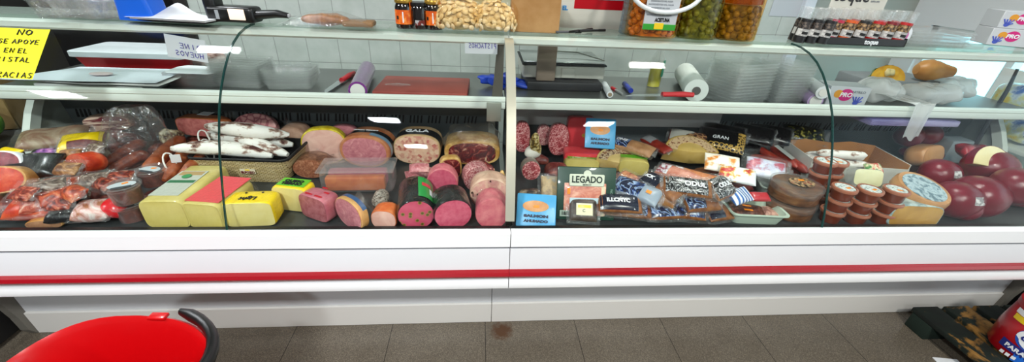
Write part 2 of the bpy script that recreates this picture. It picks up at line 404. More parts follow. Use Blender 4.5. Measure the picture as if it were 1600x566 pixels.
def module(x0, x1, joint, label, seam):
    t = thing('display_counter', label, 'counter', ((x0+x1)/2, .4, 0))
    ox = -(x0+x1)/2; oy = -.4
    def S(name, prof, m, a=x0, b_=x1, smooth=True, **k):
        return strip(B(), a, b_, prof).obj(name, m, t, (ox, oy, 0), smooth=smooth, **k)
    g = .0012
    S('front_rail', [(-.008, .645), (-.016, .640), (-.018, .590), (-.012, .586), (.021, .586), (.021, .645)], RAIL, x0+g, x1-g)
    S('rail_gasket', [(-.010, .5855), (.02, .5855), (.02, .579), (-.010, .579)], mat('grey_gasket', '#6d7076', .5), x0+g, x1-g)
    S('glass_seal', [(.008, .645), (.008, .6475), (.021, .6475), (.021, .645)], BLACK, x0+g, x1-g)
    S('front_panel', [(-.014, .579), (-.022, .520), (-.022, .42), (-.010, .405), (.05, .405), (.05, .579)], PANEL, x0+g, x1-g)
    S('bumper', [(-.0225, .500), (-.036, .496), (-.042, .486), (-.036, .475), (-.0225, .470)], RED, x0+.0004, x1-.0004, label='red bumper strip')
    S('lower_trim', [(-.024, .455), (-.03, .435), (-.026, .418), (.16, .385), (.16, .40), (-.0225, .44)], RAIL, x0+g, x1-g)
    k0, k1 = x0+(.0 if x0 < -1 else seam)+g, x1+(seam if x1 < 1 else 0)-g
    S('kick_plate', [(.200, .40), (.205, .115), (.26, .115), (.26, .40)], KICK, k0, k1)
    S('skirting', [(.196, .113), (.2, .002), (.26, .002), (.26, .113)], KICK2, k0, k1)
    S('deck', [(.022, .6188), (.022, .59), (.75, .59), (.75, .6188)], DECK, x0+.012, x1-.012)
    # back wall of the display with its row of air slots
    bb = B()
    strip(bb, x0+.012, x1-.012, [(.735, .62), (.72, .72), (.70, .90), (.74, .90), (.75, .62)])
    nb = len(bb.bm.faces)
    xx = x0+.05; i = 0
    while xx < x1-.1:
        if i % 5 < 4:
            z0, z1 = .735, .772
            f = lambda z: .72 - .02*(z-.72)/.18
            bb.prism([(xx, z0), (xx+.007, z0), (xx+.013, z1), (xx+.006, z1)], f(z1)-.0012, .724, 'y')
        xx += .0165; i += 1
    bp = bb.obj('back_panel', [BACKP, DARK], t, (ox, oy, 0), smooth=False)
    for p in bp.data.polygons:
        if len(p.vertices) == 4 and p.area < .002: p.material_index = 1
    # body under the deck
    strip(B(), x0+.03, x1-.03, [(.055, .588), (.055, .41), (.265, .41), (.265, .02), (.9, .02), (.9, .86), (.76, .86), (.76, .588)]).obj('cabinet_body', PANEL, t, (ox, oy, 0), smooth=False)
    # work shelf of steel with a white front profile, glass top shelf with a white front profile
    S('work_shelf', [(.44, ZS-.02), (.44, ZS-.0008), (.93, ZS-.0008), (.93, ZS-.02)], STEEL, x0+.005, x1-.005)
    S('work_shelf_edge', [(.437, .905), (.424, .908), (.420, .918), (.422, .934), (.418, .938), (.419, .948), (.426, .954), (.437, .952)], SHELF, x0+.005, x1-.005)
    S('top_shelf', [(.456, 1.170), (.456, ZT-.001), (.625, ZT-.001), (.625, 1.170)], film('top_shelf_glass', tint='#e4efe8', refl=.05, wr=0, haze=.42, hcol='#d8e6dc'), x0+.002, x1-.002)
    S('top_shelf_edge', [(.428, 1.143), (.420, 1.150), (.420, 1.166), (.440, 1.171), (.454, 1.171), (.454, 1.143)], SHELF, x0+.002, x1-.002)
    # curved front glass, two panes
    for a, b_ in ((x0+(.006 if x0 < -1 else .014), joint-.002), (joint+.002, x1-.02) if x0 < -1 else (joint+.002, x1-.006)):
        pts = PROF; n = []
        for i in range(len(pts)):
            p, q = pts[max(i-1, 0)], pts[min(i+1, len(pts)-1)]
            d = Vector((q[0]-p[0], q[1]-p[1])).normalized(); n.append((-d.y, d.x))
        th = .006
        out = [(p[0], p[1]+.004) for p in pts]; inn = [(p[0]-m_[0]*th, p[1]+.004-m_[1]*th) for p, m_ in zip(pts, n)]
        pane = S('glass_pane', out + inn[::-1], GLASS, a, b_)
        for xe in ((b_,) if abs(b_-joint) < .01 else (a,)):
            s = -.0012
            eb = B(); sg = 1 if xe == b_ else -1
            eb.prism([(p[0]-.0003*0, p[1]) for p in out] + inn[::-1], xe+sg*.0002, xe+sg*.0012, 'x')
            eb.obj('pane_edge', GEDGE, pane)
    # end wall: pale plastic cheek with a curved front edge
    xe = x0 if x0 < -1 else x1; sg = 1 if x0 < -1 else -1
    arc = [(.50, .646), (.505, .69), (.53, .74), (.57, .80), (.62, .86), (.66, .90)]
    arc2 = [(y+.045, z) for y, z in arc]
    B().prism(arc2 + [(.75, .90), (.75, .646)], xe+sg*.004, xe+sg*.016, 'x').obj('end_cheek', mat('grey_cheek', '#9fa59d', .5, bmp=.15, bscale=90), t, (ox, oy, 0), smooth=False)
    B().prism(arc + arc2[::-1], xe+sg*.002, xe+sg*.03, 'x').obj('cheek_edge', mat('cheek_edge_white', '#dfe6dc', .4), t, (ox, oy, 0), smooth=False)
    B().lathe([(.0, 0), (.016, 0), (.018, .003), (.016, .006), (0, .006)], 20).obj('cheek_cap', mat('cap_cream', '#b9bcae', .5), t, (ox+xe+sg*.017, oy+.70, .85), (0, sg*PI/2, 0))
    # end glass in front of the cheek
    fp = [p for p in PROF]
    B().prism([(y+.006, z+.004) for y, z in fp] + [(.455, 1.140), (.66, 1.140), (.66, .90), (.62, .86), (.57, .80), (.53, .74), (.5, .646)], xe+sg*.0005, xe+sg*.0035, 'x').obj('end_glass', GLASS, t, (ox, oy, 0), smooth=False)
    # rounded foot cheek under the bumper
    cz = B(); ang = [PI/2*i/8 for i in range(9)]
    cz.prism([(.20-.0*math.cos(a), 0) for a in ang[:1]] + [(.26, 0.0), (.26, .40), (-.01, .40)] + [(-.01+.19*math.sin(a), .40-.36*(1-math.cos(a))) for a in ang[1:]], xe-sg*.03, xe, 'x')
    cz.obj('foot_cheek', mat('foot_cheek_grey', '#6d6a62', .5), t, (ox, oy, 0), smooth=False)
    return t, ox, oy
cl, lox, loy = module(XL, 0, -.866, 'white glass-fronted deli counter module holding hams, cheeses and mortadella', -.045)
cr, rox, roy = module(0, XR, 1.078, 'white glass-fronted deli counter module holding cured packs, edam balls and paprika tubs', -.045)
# centre mullion and brackets (belong to the module with the mullion)
pr = [p for p in PROF[1:] if p[0] < .36] + [(.39, 1.172)]
mb = B().prism([(p[0]-.004, p[1]-.012) if i == 0 else (p[0]-.004, p[1]+.002) for i, p in enumerate(pr)] + [(p[0]+.018, p[1]-.004) for p in pr[::-1]], -.018, .0115, 'x')
mb.obj('mullion', mat('satin_mullion', '#d5d3bf', .3, metal=.55), cl, (lox, loy, 0))
kb = B().prism([(-.060, .90), (-.015, .90), (-.015, 1.143), (-.040, 1.143), (-.048, 1.03)], .44, .452, 'y')
kb.obj('shelf_bracket', mat('dull_bracket', '#6d6a62', .45, metal=.6), cl, (lox, loy, 0), smooth=False)
B().box(-.075, -.02, .412, .418, .86, .935, .002).obj('bracket_plate', mat('bracket_plate_steel', '#a9aba0', .4, metal=.7), cl, (lox, loy, 0))
B().box(-.062, -.03, .66, .70, .66, .90, .003).obj('inner_upright', mat('grey_upright', '#85877f', .5), cl, (lox, loy, 0))
# pale frame leaf that backs the right module's display, and its dark end support
B().tube([onX(1590, 108, 2.38), onX(1574, 141, 2.38), onX(1556, 170, 2.38), onX(1524, 226, 2.38)], [.006, .008, .009, .01], 8).obj('end_support', mat('dark_support', '#3c3a40', .4), cr, (rox, roy, 0))
B().box(.02, 1.05, .690, .698, .745, .898).obj('inner_lining', BACKG, cr, (rox, roy, 0), smooth=False)
# ================================================================== food builders
FILM = film('cling_film', refl=.07, wr=1, wscale=60, haze=.08)
BAG = film('crinkled_bag', refl=.07, wr=1.0, wscale=42, haze=.05)
PUN = film('thin_clear_punnet', refl=.10, wr=.8, wscale=70, haze=.015)
CLEAR = film('clear_plastic', refl=.06, wr=.1, haze=.13, hcol='#f4f8f8')
MILKY = film('milky_plastic', refl=.07, wr=.15, haze=.16, hcol='#f6faf8')
TRAY = film('clear_tray_plastic', refl=.10, wr=.5, wscale=120, haze=.07, hcol='#f4faf6')
PAPER = mat('white_paper', '#eef1f4', .7)
TAGO = mat('orange_sticker', '#f08a12', .5)
def F(name, *stops, kind='noise', scale=30, wr=.8, **k):
    """wrapped food: colours across a noise, under a creased coat"""
    st = [(p, c) for p, c in stops]
    return mat(name, st[0][1], k.pop('rough', .45), stops=st, kind=kind, scale=scale, coat=k.pop('coat', .7), wr=wr, **k)
CHEESE = F('pale_yellow_cheese', (.3, '#c6b25c'), (.7, '#d6c678'), scale=14, wr=.35)
CHEESE2 = F('butter_cheese', (.3, '#d6c474'), (.7, '#e4d694'), scale=14, wr=.35)
YWAX = mat('bright_yellow_wax', '#f4cf06', .35, coat=.8, wr=.7)
PINK = F('mortadella_pink', (.35, '#c84a66'), (.65, '#d8687e'), scale=60, wr=.35)
PINKOL = F('mortadella_olives', (.0, '#4a4212'), (.14, '#6a5a22'), (.19, '#a8804a'), (.26, '#c84a66'), (1, '#d66078'), kind='vor2', scale=34, wr=.3)
PINKB = F('pink_lyoner', (.35, '#c8586a'), (.65, '#dc8284'), scale=30, wr=.6)
HAMF = F('cooked_ham_face', (.3, '#c98386'), (.5, '#dc9c98'), (.72, '#edc0b4'), scale=22, dist=1.5, wr=.5)
HAMP = F('pale_ham_face', (.3, '#dba395'), (.6, '#ecc1b0'), scale=18, dist=1, wr=.4)
HAMD = F('rosy_ham_face', (.3, '#b0606c'), (.55, '#cd8288'), (.75, '#e2a6a2'), scale=26, dist=2.2, wr=.5)
HSKIN = F('golden_ham_skin', (.3, '#c08440'), (.7, '#e0b070'), scale=18)
RIMS = F('ham_rim', (.3, '#d99a60'), (.7, '#edc394'), scale=18)
MOSAIC = F('galantine_mosaic', (.1, '#b9584f'), (.35, '#e4b598'), (.6, '#e9c6a6'), (.85, '#c9776c'), kind='cell2', scale=95, wr=.3)
MOSAIC2 = F('pistachio_mosaic', (.12, '#3d2b22'), (.2, '#d99b92'), (.5, '#e7c3a9'), (.8, '#dda59a'), kind='cell2', scale=110, wr=.3)
SALAMI = F('salami_face', (.40, '#7e1a24'), (.5, '#b24a50'), (.6, '#dba3a0'), scale=170, wr=.4)
SALAMI2 = F('fine_salami_face', (.40, '#9c4048'), (.5, '#c47a7c'), (.6, '#e2b6b0'), scale=190, wr=.5)
SERRANO = F('cured_ham_red', (.40, '#4c0a10'), (.52, '#7f1a1c'), (.60, '#c9806a'), (.66, '#e9cfa8'), scale=26, dist=1.6)
FATG = F('golden_fat', (.35, '#b98230'), (.65, '#e5bd78'), scale=24)
BACON = F('bacon_stripes', (.28, '#e7c2ad'), (.45, '#e9cbb6'), (.52, '#6b1622'), (.75, '#7e2230'), scale=11, stretch=(.6, 1, 6), dist=1.0)
CHORI = F('chorizo_skin', (.3, '#7c3418'), (.6, '#ac5a30'), (.8, '#c67c50'), scale=40, wr=.5)
CHORD = F('dark_sausage', (.3, '#6a2212'), (.6, '#984526'), (.8, '#bb6c4a'), scale=36)
ORANG = F('paprika_meat', (.3, '#a51f0c'), (.5, '#c93a12'), (.7, '#e2683a'), scale=24)
ROSY = F('rosy_cured_meat', (.3, '#8e2b26'), (.5, '#b7503f'), (.66, '#d58b70'), scale=34, dist=1)
DMEAT = F('dark_cured_meat', (.3, '#3a0f0e'), (.5, '#621c18'), (.68, '#8d4a3a'), scale=32, dist=1)
BROWNM = F('brown_meat', (.3, '#4b2a1c'), (.5, '#7a4a32'), (.7, '#a8795a'), scale=40, dist=1)
LOMO = F('lomo_face', (.3, '#a93a22'), (.6, '#c85a3c'), (.8, '#d67a58'), scale=30)
TANS = F('tan_sausage', (.3, '#5f3014'), (.55, '#8a5222'), (.75, '#b27a40'), scale=30)
REDS = F('red_sausage', (.3, '#6a1410'), (.55, '#9a2b1c'), (.8, '#b84a30'), scale=30)
CREAMW = F('cream_wrap', (.3, '#b7ab93'), (.6, '#d9cfb8'), scale=18)
FUET = mat('fuet_mould', '#e8e4da', .8, stops=[(.36, '#4a1f1a'), (.43, '#a08474'), (.49, '#eae6de'), (1, '#f6f4f0')], scale=30, detail=8, stretch=(.55, 1, 1), bmp=.4, bscale=160)
BLACKW = mat('black_casing', '#0b0b0e', .28, coat=1, wr=.9)
NAVY = mat('navy_print_film', '#0b1632', .25, stops=[(.42, '#0a1430'), (.5, '#1c3a78'), (.56, '#9fb8d8'), (.6, '#0d1a3c')], scale=14, dist=3, detail=1, coat=1, wr=1)
NAVYP = mat('navy_plain_film', '#0c1128', .25, coat=1, wr=1, wscale=30)
REDW = mat('red_wax_rind', '#70051e', .3, stops=[(.3, '#5e0418'), (.7, '#80082a')], scale=8, coat=.4, wr=.35, spec=.35)
RLAB = mat('coral_label', '#e04048', .35, coat=.8, wr=.6)
GREENL = mat('lime_label', '#67b52a', .4, coat=.6, wr=.4)
DGREEN = mat('dark_green_board', '#123a2c', .4, coat=.4)
BLUEL = mat('sky_blue_board', '#4aa3d6', .4, coat=.4, wr=.2)
OVALT = F('tan_oval_print', (.3, '#c07a3a'), (.7, '#d89a5c'), scale=30)
TERRA = mat('terracotta_tub', '#70290e', .35, coat=.4)
TIN = film('tub_clear', refl=.06, wr=.1, haze=.10)
GREYL = mat('grey_label', '#b9c0c2', .5)
WICK = None
def loaf(name, label, cat, fr, w, h, back=None, L=.15, yaw=0, z=ZD, n=2.0, skin=None, face=None, flat=0, tail=.65, rim=.93, group=None, px=True, lean=0, facename='cut_face', dome=.003, tufts=0):
    """cut loaf lying on its side: fr = photo point of the face's lower middle, w,h in photo pixels"""
    p = onZ(fr[0], fr[1], z); k = mpp(p); p.y = max(p.y, .036)
    ce = math.hypot(p.x-CAM.x, p.y-CAM.y)/(p-CAM).length; W, H = (w*k, h*k/ce) if px else (w, h)
    if back:
        q = onZ(back[0], back[1], z+H); d = q-p; L = math.hypot(d.x, d.y); yaw = math.atan2(d.y, d.x)-PI/2
    if not back: lim = (.67 if z > ZD+.05 else .695)-abs(math.sin(yaw))*W*.5-H*abs(math.sin(lean)); L = max(.045, min(L, lim-p.y)); p.y = min(p.y, lim-L)
    t = thing(name, label, cat, (p.x, p.y, z + (L*math.sin(lean) if lean else 0)), yaw, rx=-lean, group=group)
    o = sup(W, H, n, 40, flat)
    def ring(y, s): return [(x*s, y, H/2 + (zz-H/2)*s) for x, zz in o]
    e = min(.012, L*.15)
    body = B().loft([ring(0, .955), ring(e*.35, .99), ring(e, 1), ring(L*.5, 1), ring(L-e*2, .99), ring(L-e*.6, .5+tail*.5), ring(L, tail)])
    body = body.obj('body', skin, t)
    f = B()
    rr = [[(x*rim*s, -.0008-dome*(1-s*s), H/2+(zz-H/2)*rim*s) for x, zz in o] for s in (1, .8, .5, .2)]
    f.loft(rr, cap0=False).obj(facename, face, t)
    t['W'] = W; t['H'] = H; t['L'] = L; t['n'] = n; t['flat'] = flat
    if tufts: tuft(t, W*.5, (0, L*.98, H*.6), rz=PI, seed=tufts)
    return t
def band(t, y0, y1, m, name='band', a0=0, a1=2*PI, s=1.012, off=0.0):
    """sleeve or label wrapped on a loaf between y0 and y1 (shares of its length) and two angles (0 = right, pi/2 = top)"""
    W, H, L, n = t['W'], t['H'], t['L'], t['n']
    def P(u, v):
        a = a0+(a1-a0)*u; c, d = math.cos(a), math.sin(a)
        x = W/2*math.copysign(abs(c)**(2/n), c); z = H/2+H/2*math.copysign(abs(d)**(2/n), d)
        return (x*s, L*(y0+(y1-y0)*v), H/2+(z-H/2)*s+off)
    return B().grid(P, 40 if a1-a0 > 3 else 18, 6).obj(name, m, t)
def tuft(t, r, loc, rz=0, rx=0, seed=1, m=None, name='wrap_end'):
    """gathered end of a plastic bag"""
    rn = random.Random(seed); ph = rn.random()*6
    def P(u, v):
        a = (u-.5)*2.6; rr = r*(.12+.88*v)
        return (math.sin(a)*rr, -math.cos(a)*rr*.55, r*.35*v*math.sin(9*u+ph) + r*.25*noise.noise(Vector((u*5, v*4, seed))))
    return B().grid(P, 26, 7).obj(name, m or BAG, t, loc, (rx, 0, rz))
def pillow_fn(w, d, h, seed=0, amp=.12, a=4, fr=14):
    off = Vector((seed*2.7, seed*1.3, 0))
    def f(x, y):
        e = max(0, 1-abs(2*x/w)**a)*max(0, 1-abs(2*y/d)**a)
        return h*.5*(e**.5)*(1+amp*3*noise.noise(Vector((x*fr, y*fr, 0))+off))
    return f
def pillow(b, w, d, h, seed=0, amp=.12, a=4, n=18, fr=14):
    f = pillow_fn(w, d, h, seed, amp, a, fr)
    def warp(i, N):
        u = i/(N-1)*2-1; return math.copysign(1-(1-abs(u))**1.8, u)
    for sg in (1, -1):
        b.grid(lambda u, v: (lambda x, y: (x, y, h*.5+sg*f(x, y)*(1 if sg > 0 else .95)))(w/2*warp(round(u*(n-1)), n), d/2*warp(round(v*(n-1)), n)), n, n)
    return f
def pack(name, label, cat, px, py, w, d, h, m, z=ZD, rz=0, rx=0, ry=0, seed=0, flange=0, fm=None, group=None, amp=.12, a=4, corner=True):
    """lying vacuum pack, w x d x h in metres; px,py = photo point of its centre"""
    p = onZ(px, py, z + h*.6 + abs(math.sin(rx))*d*.5)
    ext = (abs(math.cos(rz))*d*abs(math.cos(rx)) + abs(math.sin(rz))*w)*.5 + flange*.8 + abs(math.sin(rx))*h
    p.y = min(max(p.y, .034+ext), .705-ext)
    ex = (abs(math.cos(rz))*w+abs(math.sin(rz))*d)*.5+flange; p.x = max(p.x, XL+.03+ex)
    lift = abs(math.sin(rx))*d*.5 + abs(math.sin(ry))*w*.5
    t = thing(name, label, cat, (p.x, p.y, z+lift+h*.10), rz, rx=rx, ry=ry, group=group)
    b = B(); f = pillow(b, w, d, h, seed, amp, a); b.obj('contents', m, t)
    t['h'] = h
    if flange:
        W, D = w+flange*2, d+flange*2
        def P(u, v):
            x, y = (u-.5)*W, (v-.5)*D
            return (x, y, h*.5 + .005*noise.noise(Vector((x*60, y*60, seed))) + (.012*noise.noise(Vector((x*12, y*12, seed+5)))))
        B().grid(P, 16, 16).obj('film_edge', fm or FILM, t)
    PILL[t.name] = (f, h)
    if flange and d < .2:
        FR = film('frosty_wrap', refl=.09, wr=1, wscale=55, haze=.22, hcol='#f2f4f4')
        tuft(t, d*.42, (w*.5, 0, h*.5), rz=PI/2, seed=seed+2, m=FR)
        if seed % 2: tuft(t, d*.36, (-w*.5, 0, h*.5), rz=-PI/2, seed=seed+3, m=FR)
    return t
PILL = {}
def patch(t, x0, x1, y0, y1, m, name='label', off=.0012, ell=False):
    f, h = PILL[t.name]
    def P(u, v):
        if ell:
            a, r = u*2*PI, v; x = (x0+x1)/2+(x1-x0)/2*r*math.cos(a); y = (y0+y1)/2+(y1-y0)/2*r*math.sin(a)
        else: x, y = x0+(x1-x0)*u, y0+(y1-y0)*v
        return (x, y, h*.5+f(x, y)+off)
    return B().grid(P, 21 if ell else 9, 7 if ell else 9).obj(name, m, t)
def ptext(t, txt, size, m, x=0, y=0, width=None, name='lettering', off=.002, **k):
    f, h = PILL[t.name]
    return lettering(txt, size, m, t, (x, y, 0), fn=lambda a, b, c: (a, b, h*.5+f(a, b)+off+c), width=width, name=name, **k)
def link(name, label, cat, pts, r, m, group=None, ends=True, n=12, pw=None):
    """sausage along world points"""
    pts = [Vector(p) for p in pts]
    # resample
    q = []
    for i in range(len(pts)-1):
        for s in range(4): q.append(pts[i].lerp(pts[i+1], s/4))
    q.append(pts[-1]); c = q[0].copy(); N = len(q)
    rad = [r*(.25+.75*min(1, (i/(N-1)*7)**.5, ((N-1-i)/(N-1)*7)**.5)) if ends else r for i in range(N)]
    if pw: rad = [r*max(.18, math.sin(PI*(.03+.94*i/(N-1)))**pw) for i in range(N)]
    base = Vector((c.x, c.y, c.z-r))
    t = thing(name, label, cat, base, group=group)
    B().tube([p-base for p in q], rad, n).obj('body', m, t)
    return t
def lump(name, label, cat, px, py, sx, sy, sz, m, z=ZD, rz=0, amp=.012, fr=18, seed=1, e1=.8, e2=.8, rx=0, group=None):
    p = onZ(px, py, z+sz); e = abs(math.cos(rz))*sy+abs(math.sin(rz))*sx; p.y = min(max(p.y, .036+e), .70-e)
    t = thing(name, label, cat, (p.x, p.y, z), rz, rx=rx, group=group)
    B().blob(sx, sy, sz, e1, e2, amp, fr, seed, ctr=(0, 0, sz)).obj('body', m, t)
    return t
def plate(t, w, h, th, m, name, loc=(0, 0, 0), rot=(0, 0, 0), r=.002):
    return B().box(-w/2, w/2, 0, th, 0, h, r, 1).obj(name, m, t, loc, rot)
# ================================================================== display, module of hams and cheeses (photo left to centre)
# --- front row: cheeses and loaves
t = loaf('cheese_bar', 'long pale cheese bar with a grey and dark green label', 'cheese', (267, 357), 66, 44, back=(328, 254), n=5.5, skin=CHEESE, face=CHEESE, rim=.9)
H = t['H']; W = t['W']; L = t['L']
plate(t, W*.66, L*.62, .0012, mat('sage_label', '#b9bcae', .4, coat=.6, wr=.5), 'label', (-W*.06, L*.12, H+.0016), (-PI/2, 0, 0))
plate(t, W*.62, L*.07, .0014, mat('green_stripe', '#2f6a45', .4), 'label_stripe', (-W*.06, L*.42, H+.002), (-PI/2, 0, 0))
plate(t, W*.56, L*.10, .0014, mat('tan_stripe', '#a88a5a', .5), 'label_picture', (-W*.06, L*.62, H+.002), (-PI/2, 0, 0))
B().lathe([(0, 0), (.014, 0), (.014, .0008), (0, .0008)], 20).obj('label_seal', mat('green_seal', '#3b8a52', .4), t, (-W*.08, L*.58, H+.0035))
t = loaf('cheese_bar', 'cheese bar under cling film with a bright coral red label', 'cheese', (325, 358), 62, 40, back=(371, 276), n=5.5, skin=CHEESE, face=CHEESE, rim=.9)
H = t['H']; W = t['W']; L = t['L']
plate(t, W*.86, L*.9, .0012, RLAB, 'label', (0, L*.07, H+.0016), (-PI/2, 0, 0)); tuft(t, W*.45, (W*.3, L*.9, H*.5), rz=2.4, seed=4)
t = loaf('cheese_bar', 'half bar of light cheese in a shiny yellow wrapper with upside-down script', 'cheese', (394, 354), 74, 37, back=(402, 294), n=7.5, skin=YWAX, face=CHEESE2, rim=.965)
H = t['H']; W = t['W']; L = t['L']
lettering('Light', .026, INK, t, (0, L*.28, H+.002), (0, 0, PI), shear=.25, bold=.0004)
for x in (-.02, .03): B().lathe([(0, 0), (.004, 0), (.004, .0008), (0, .0008)], 10).obj('print_dot', INK, t, (x, L*.66, H+.001))
t = loaf('cheese_bar', 'short cheese block in yellow wax with a lime green label', 'cheese', (458, 330), 56, 36, back=(470, 277), n=7.0, skin=YWAX, face=CHEESE2, rim=.96)
H = t['H']; W = t['W']; L = t['L']
plate(t, W*.8, L*.66, .0012, GREENL, 'label', (0, L*.16, H+.0016), (-PI/2, 0, 0))
for i, (s, yy) in enumerate((('QUESO', .55), ('TIERNO', .32))): lettering(s, .02, INK, t, (0, L*yy, H+.0035), (0, 0, 0), bold=.0008)
t = loaf('pink_ham_block', 'square pink ham block with red stripes on top', 'ham', (493, 344), 55, 36, back=(512, 292), n=5.0, skin=F('rose_block', (.35, '#b25a68'), (.65, '#c8747e'), scale=30), face=F('rose_block_cut', (.35, '#98484f'), (.65, '#b86e72'), scale=50, wr=.4), rim=.94)
H = t['H']; W = t['W']; L = t['L']
for x, y, s in ((-.02, .12, .03), (.02, .12, .03), (.028, .5, .02), (.0, .8, .022)): plate(t, s, .008, .001, mat('red_print', '#b80f22', .4), 'print_mark', (x, L*y, H+.001), (-PI/2, 0, 0))
t = loaf('turkey_ham', 'rolled turkey ham in clear film, rosy cut face, beside pink square block', 'ham', (548, 357), 64, 44, back=(556, 304), n=2.3, skin=HSKIN, face=HAMD, tufts=7)
band(t, .35, .75, mat('blue_band_print', '#30507c', .35, coat=.6, wr=.5), 'band', .5, 2.6)
t = loaf('small_ham', 'small orange-skinned ham piece before the black olive mortadella', 'ham', (601, 358), 40, 28, L=.07, yaw=-.1, n=2.6, skin=F('orange_skin', (.3, '#d2561c'), (.7, '#e88a4c'), scale=18), face=HAMP)
t = loaf('foil_sausage', 'small speckled sausage end standing behind the orange-skinned ham', 'sausage', (594, 326), 24, 20, L=.06, n=2, skin=F('speckled_foil', (.4, '#5a5048'), (.6, '#b9b0a4'), scale=160), face=F('speckled_cut', (.4, '#6a5a50'), (.6, '#c9bfb2'), scale=160))
t = loaf('mortadella', 'black-cased olive mortadella with a green label', 'mortadella', (652, 359), 57, 44, back=(648, 270), n=2.1, skin=BLACKW, face=PINKOL)
band(t, .14, .84, mat('green_brand_label', '#2f9a4a', .4, coat=.5), 'label', .2, 1.4, 1.02); band(t, .30, .5, PAPER, 'white_label', .45, .72, 1.035); band(t, .52, .64, RLAB, 'red_stripe', .62, 1.2, 1.035)
t = loaf('mortadella', 'black-cased mortadella with plain pink face, nearest the mullion', 'mortadella', (709, 359), 60, 45, back=(700, 283), n=2.1, skin=BLACKW, face=PINK)
t = loaf('mortadella', 'pale pink mortadella disc rising behind two black-cased ones', 'mortadella', (692, 312), 48, 46, L=.07, n=2, z=ZD, skin=PINKB, face=PINK)
t = loaf('lyoner_sausage', 'pink lyoner half in clear film beside the mullion base', 'sausage', (768, 359), 51, 45, L=.10, n=2, skin=PINKB, face=PINKB, tufts=3)
t = loaf('galantine', 'pale mosaic galantine cut face above the pink lyoner', 'galantine', (765, 328), 62, 46, L=.09, n=2.1, z=ZD, skin=F('pale_casing', (.3, '#cf9c84'), (.7, '#e8c6ac'), scale=18), face=MOSAIC2)
t = loaf('salami', 'fine-grained salami round in film between mortadella and mullion', 'salami', (747, 300), 44, 38, L=.08, n=2, skin=SALAMI2, face=SALAMI2, yaw=.2)
lump('dried_sausage_end', 'dry yellowish sausage end hanging by the mullion', 'sausage', 784, 285, .012, .012, .05, FATG, z=ZD, seed=4)
# --- middle row
def plastic_box(t, w, d, h, m, th=.0022, flare=1.0, lip=.006, name='box_shell'):
    b = B()
    def rr(s, z): return [(x*s, y*s, z) for x, y in rect(w, d, .014)]
    b.loft([rr(.93*flare, 0), rr(1, h)], cap1=False).loft([rr(1, h), rr(1+lip*2/w, h)], cap0=False, cap1=False)
    return b.obj(name, m, t)
def rect(w, d, r, k=5):
    o = []
    for cx, cy, a in ((w/2-r, d/2-r, 0), (-w/2+r, d/2-r, PI/2), (-w/2+r, -d/2+r, PI), (w/2-r, -d/2+r, 3*PI/2)):
        for i in range(k): o.append((cx+r*math.cos(a+PI/2*i/(k-1)), cy+r*math.sin(a+PI/2*i/(k-1))))
    return o
p = onZ(560, 303, ZD)
t = thing('plastic_container', 'clear lidded container of orange and pink meat bars before the round ham', 'container', (p.x, p.y+.06, ZD), .04)
B().box(-.135, .125, -.055, .055, 0, .085, .012).obj('tub', CLEAR, t)
B().box(-.142, .132, -.062, .062, .085, .093, .004).obj('lid', CLEAR, t)
t = thing('meat_bar', 'orange meat bar lying inside the clear lidded container', 'meat', (p.x-.005, p.y+.055, ZD+.004), .04)
B().box(-.115, .10, -.042, -.004, 0, .055, .008).obj('body', F('orange_bar', (.3, '#b8521c'), (.7, '#d0743a'), scale=26, wr=.2), t)
t = thing('meat_bar', 'pink meat bar inside the clear lidded container, behind orange bar', 'meat', (p.x-.005, p.y+.055, ZD+.004), .04)
B().box(-.115, .10, .002, .042, 0, .06, .008).obj('body', F('pink_bar', (.3, '#a83a54'), (.7, '#c86478'), scale=26, wr=.2), t)
loaf('cured_roll', 'brown marbled cured roll beside the wicker basket', 'meat', (487, 279), 52, 30, L=.10, n=2.2, skin=BROWNM, face=F('roll_face', (.3, '#74402c'), (.5, '#9a5c40'), (.66, '#c28a6a'), scale=60, dist=2), tufts=9)
t = loaf('wrapped_turkey', 'beige turkey breast in gathered clear film behind the basket', 'ham', (463, 247), 44, 46, L=.10, n=2.6, z=ZD, skin=F('beige_turkey', (.3, '#a87c66'), (.7, '#cba48c'), scale=24), face=F('beige_turkey_face', (.3, '#b78a74'), (.7, '#d3ad96'), scale=24)); tuft(t, .06, (-.02, .03, t['H']*.98), rz=.4, rx=.9, seed=11); tuft(t, .045, (-.03, .04, t['H']), rz=2.2, rx=-.6, seed=12)
t = loaf('cooked_ham', 'large pale pink cooked ham with a yellow net edge', 'ham', (512, 256), 66, 53, L=.05, yaw=.12, n=2.5, skin=mat('yellow_net_skin', '#d8c01e', .4, stops=[(.4, '#c9a818'), (.6, '#e4d23c')], scale=60, coat=.6, wr=.6), face=HAMP)
t = loaf('cooked_ham', 'round cooked ham with orange rind and black and blue band', 'ham', (573, 262), 78, 48, L=.13, yaw=-.10, n=2.3, skin=F('ham_rind_orange', (.3, '#b5643a'), (.7, '#d69468'), scale=20), face=HAMD, rim=.86)
band(t, .28, .5, mat('black_band_print', '#101318', .35, coat=.8, wr=.4), 'band', -.1, PI+.1, 1.015); band(t, .10, .28, mat('silver_blue_film', '#7f9fb8', .3, coat=.8, wr=.8), 'film_band', -.2, 1.4, 1.012)
lettering('JAMON COCIDO', .013, PAPER, t, (0, t['L']*.40, t['H']*1.03), (0, 0, 0), shear=0)
loaf('cooked_ham', 'rosy ham end peeping out behind the yellow-edged ham', 'ham', (540, 232), 44, 34, L=.05, n=2.4, z=ZD+.02, skin=HAMD, face=HAMD, yaw=.1)
t = loaf('galantine', 'mosaic galantine loaf with a black printed band, centre of back row', 'galantine', (653, 257), 72, 44, L=.13, yaw=-.02, n=2.6, skin=F('galantine_casing', (.3, '#c9a070'), (.7, '#e2c294'), scale=26), face=MOSAIC)
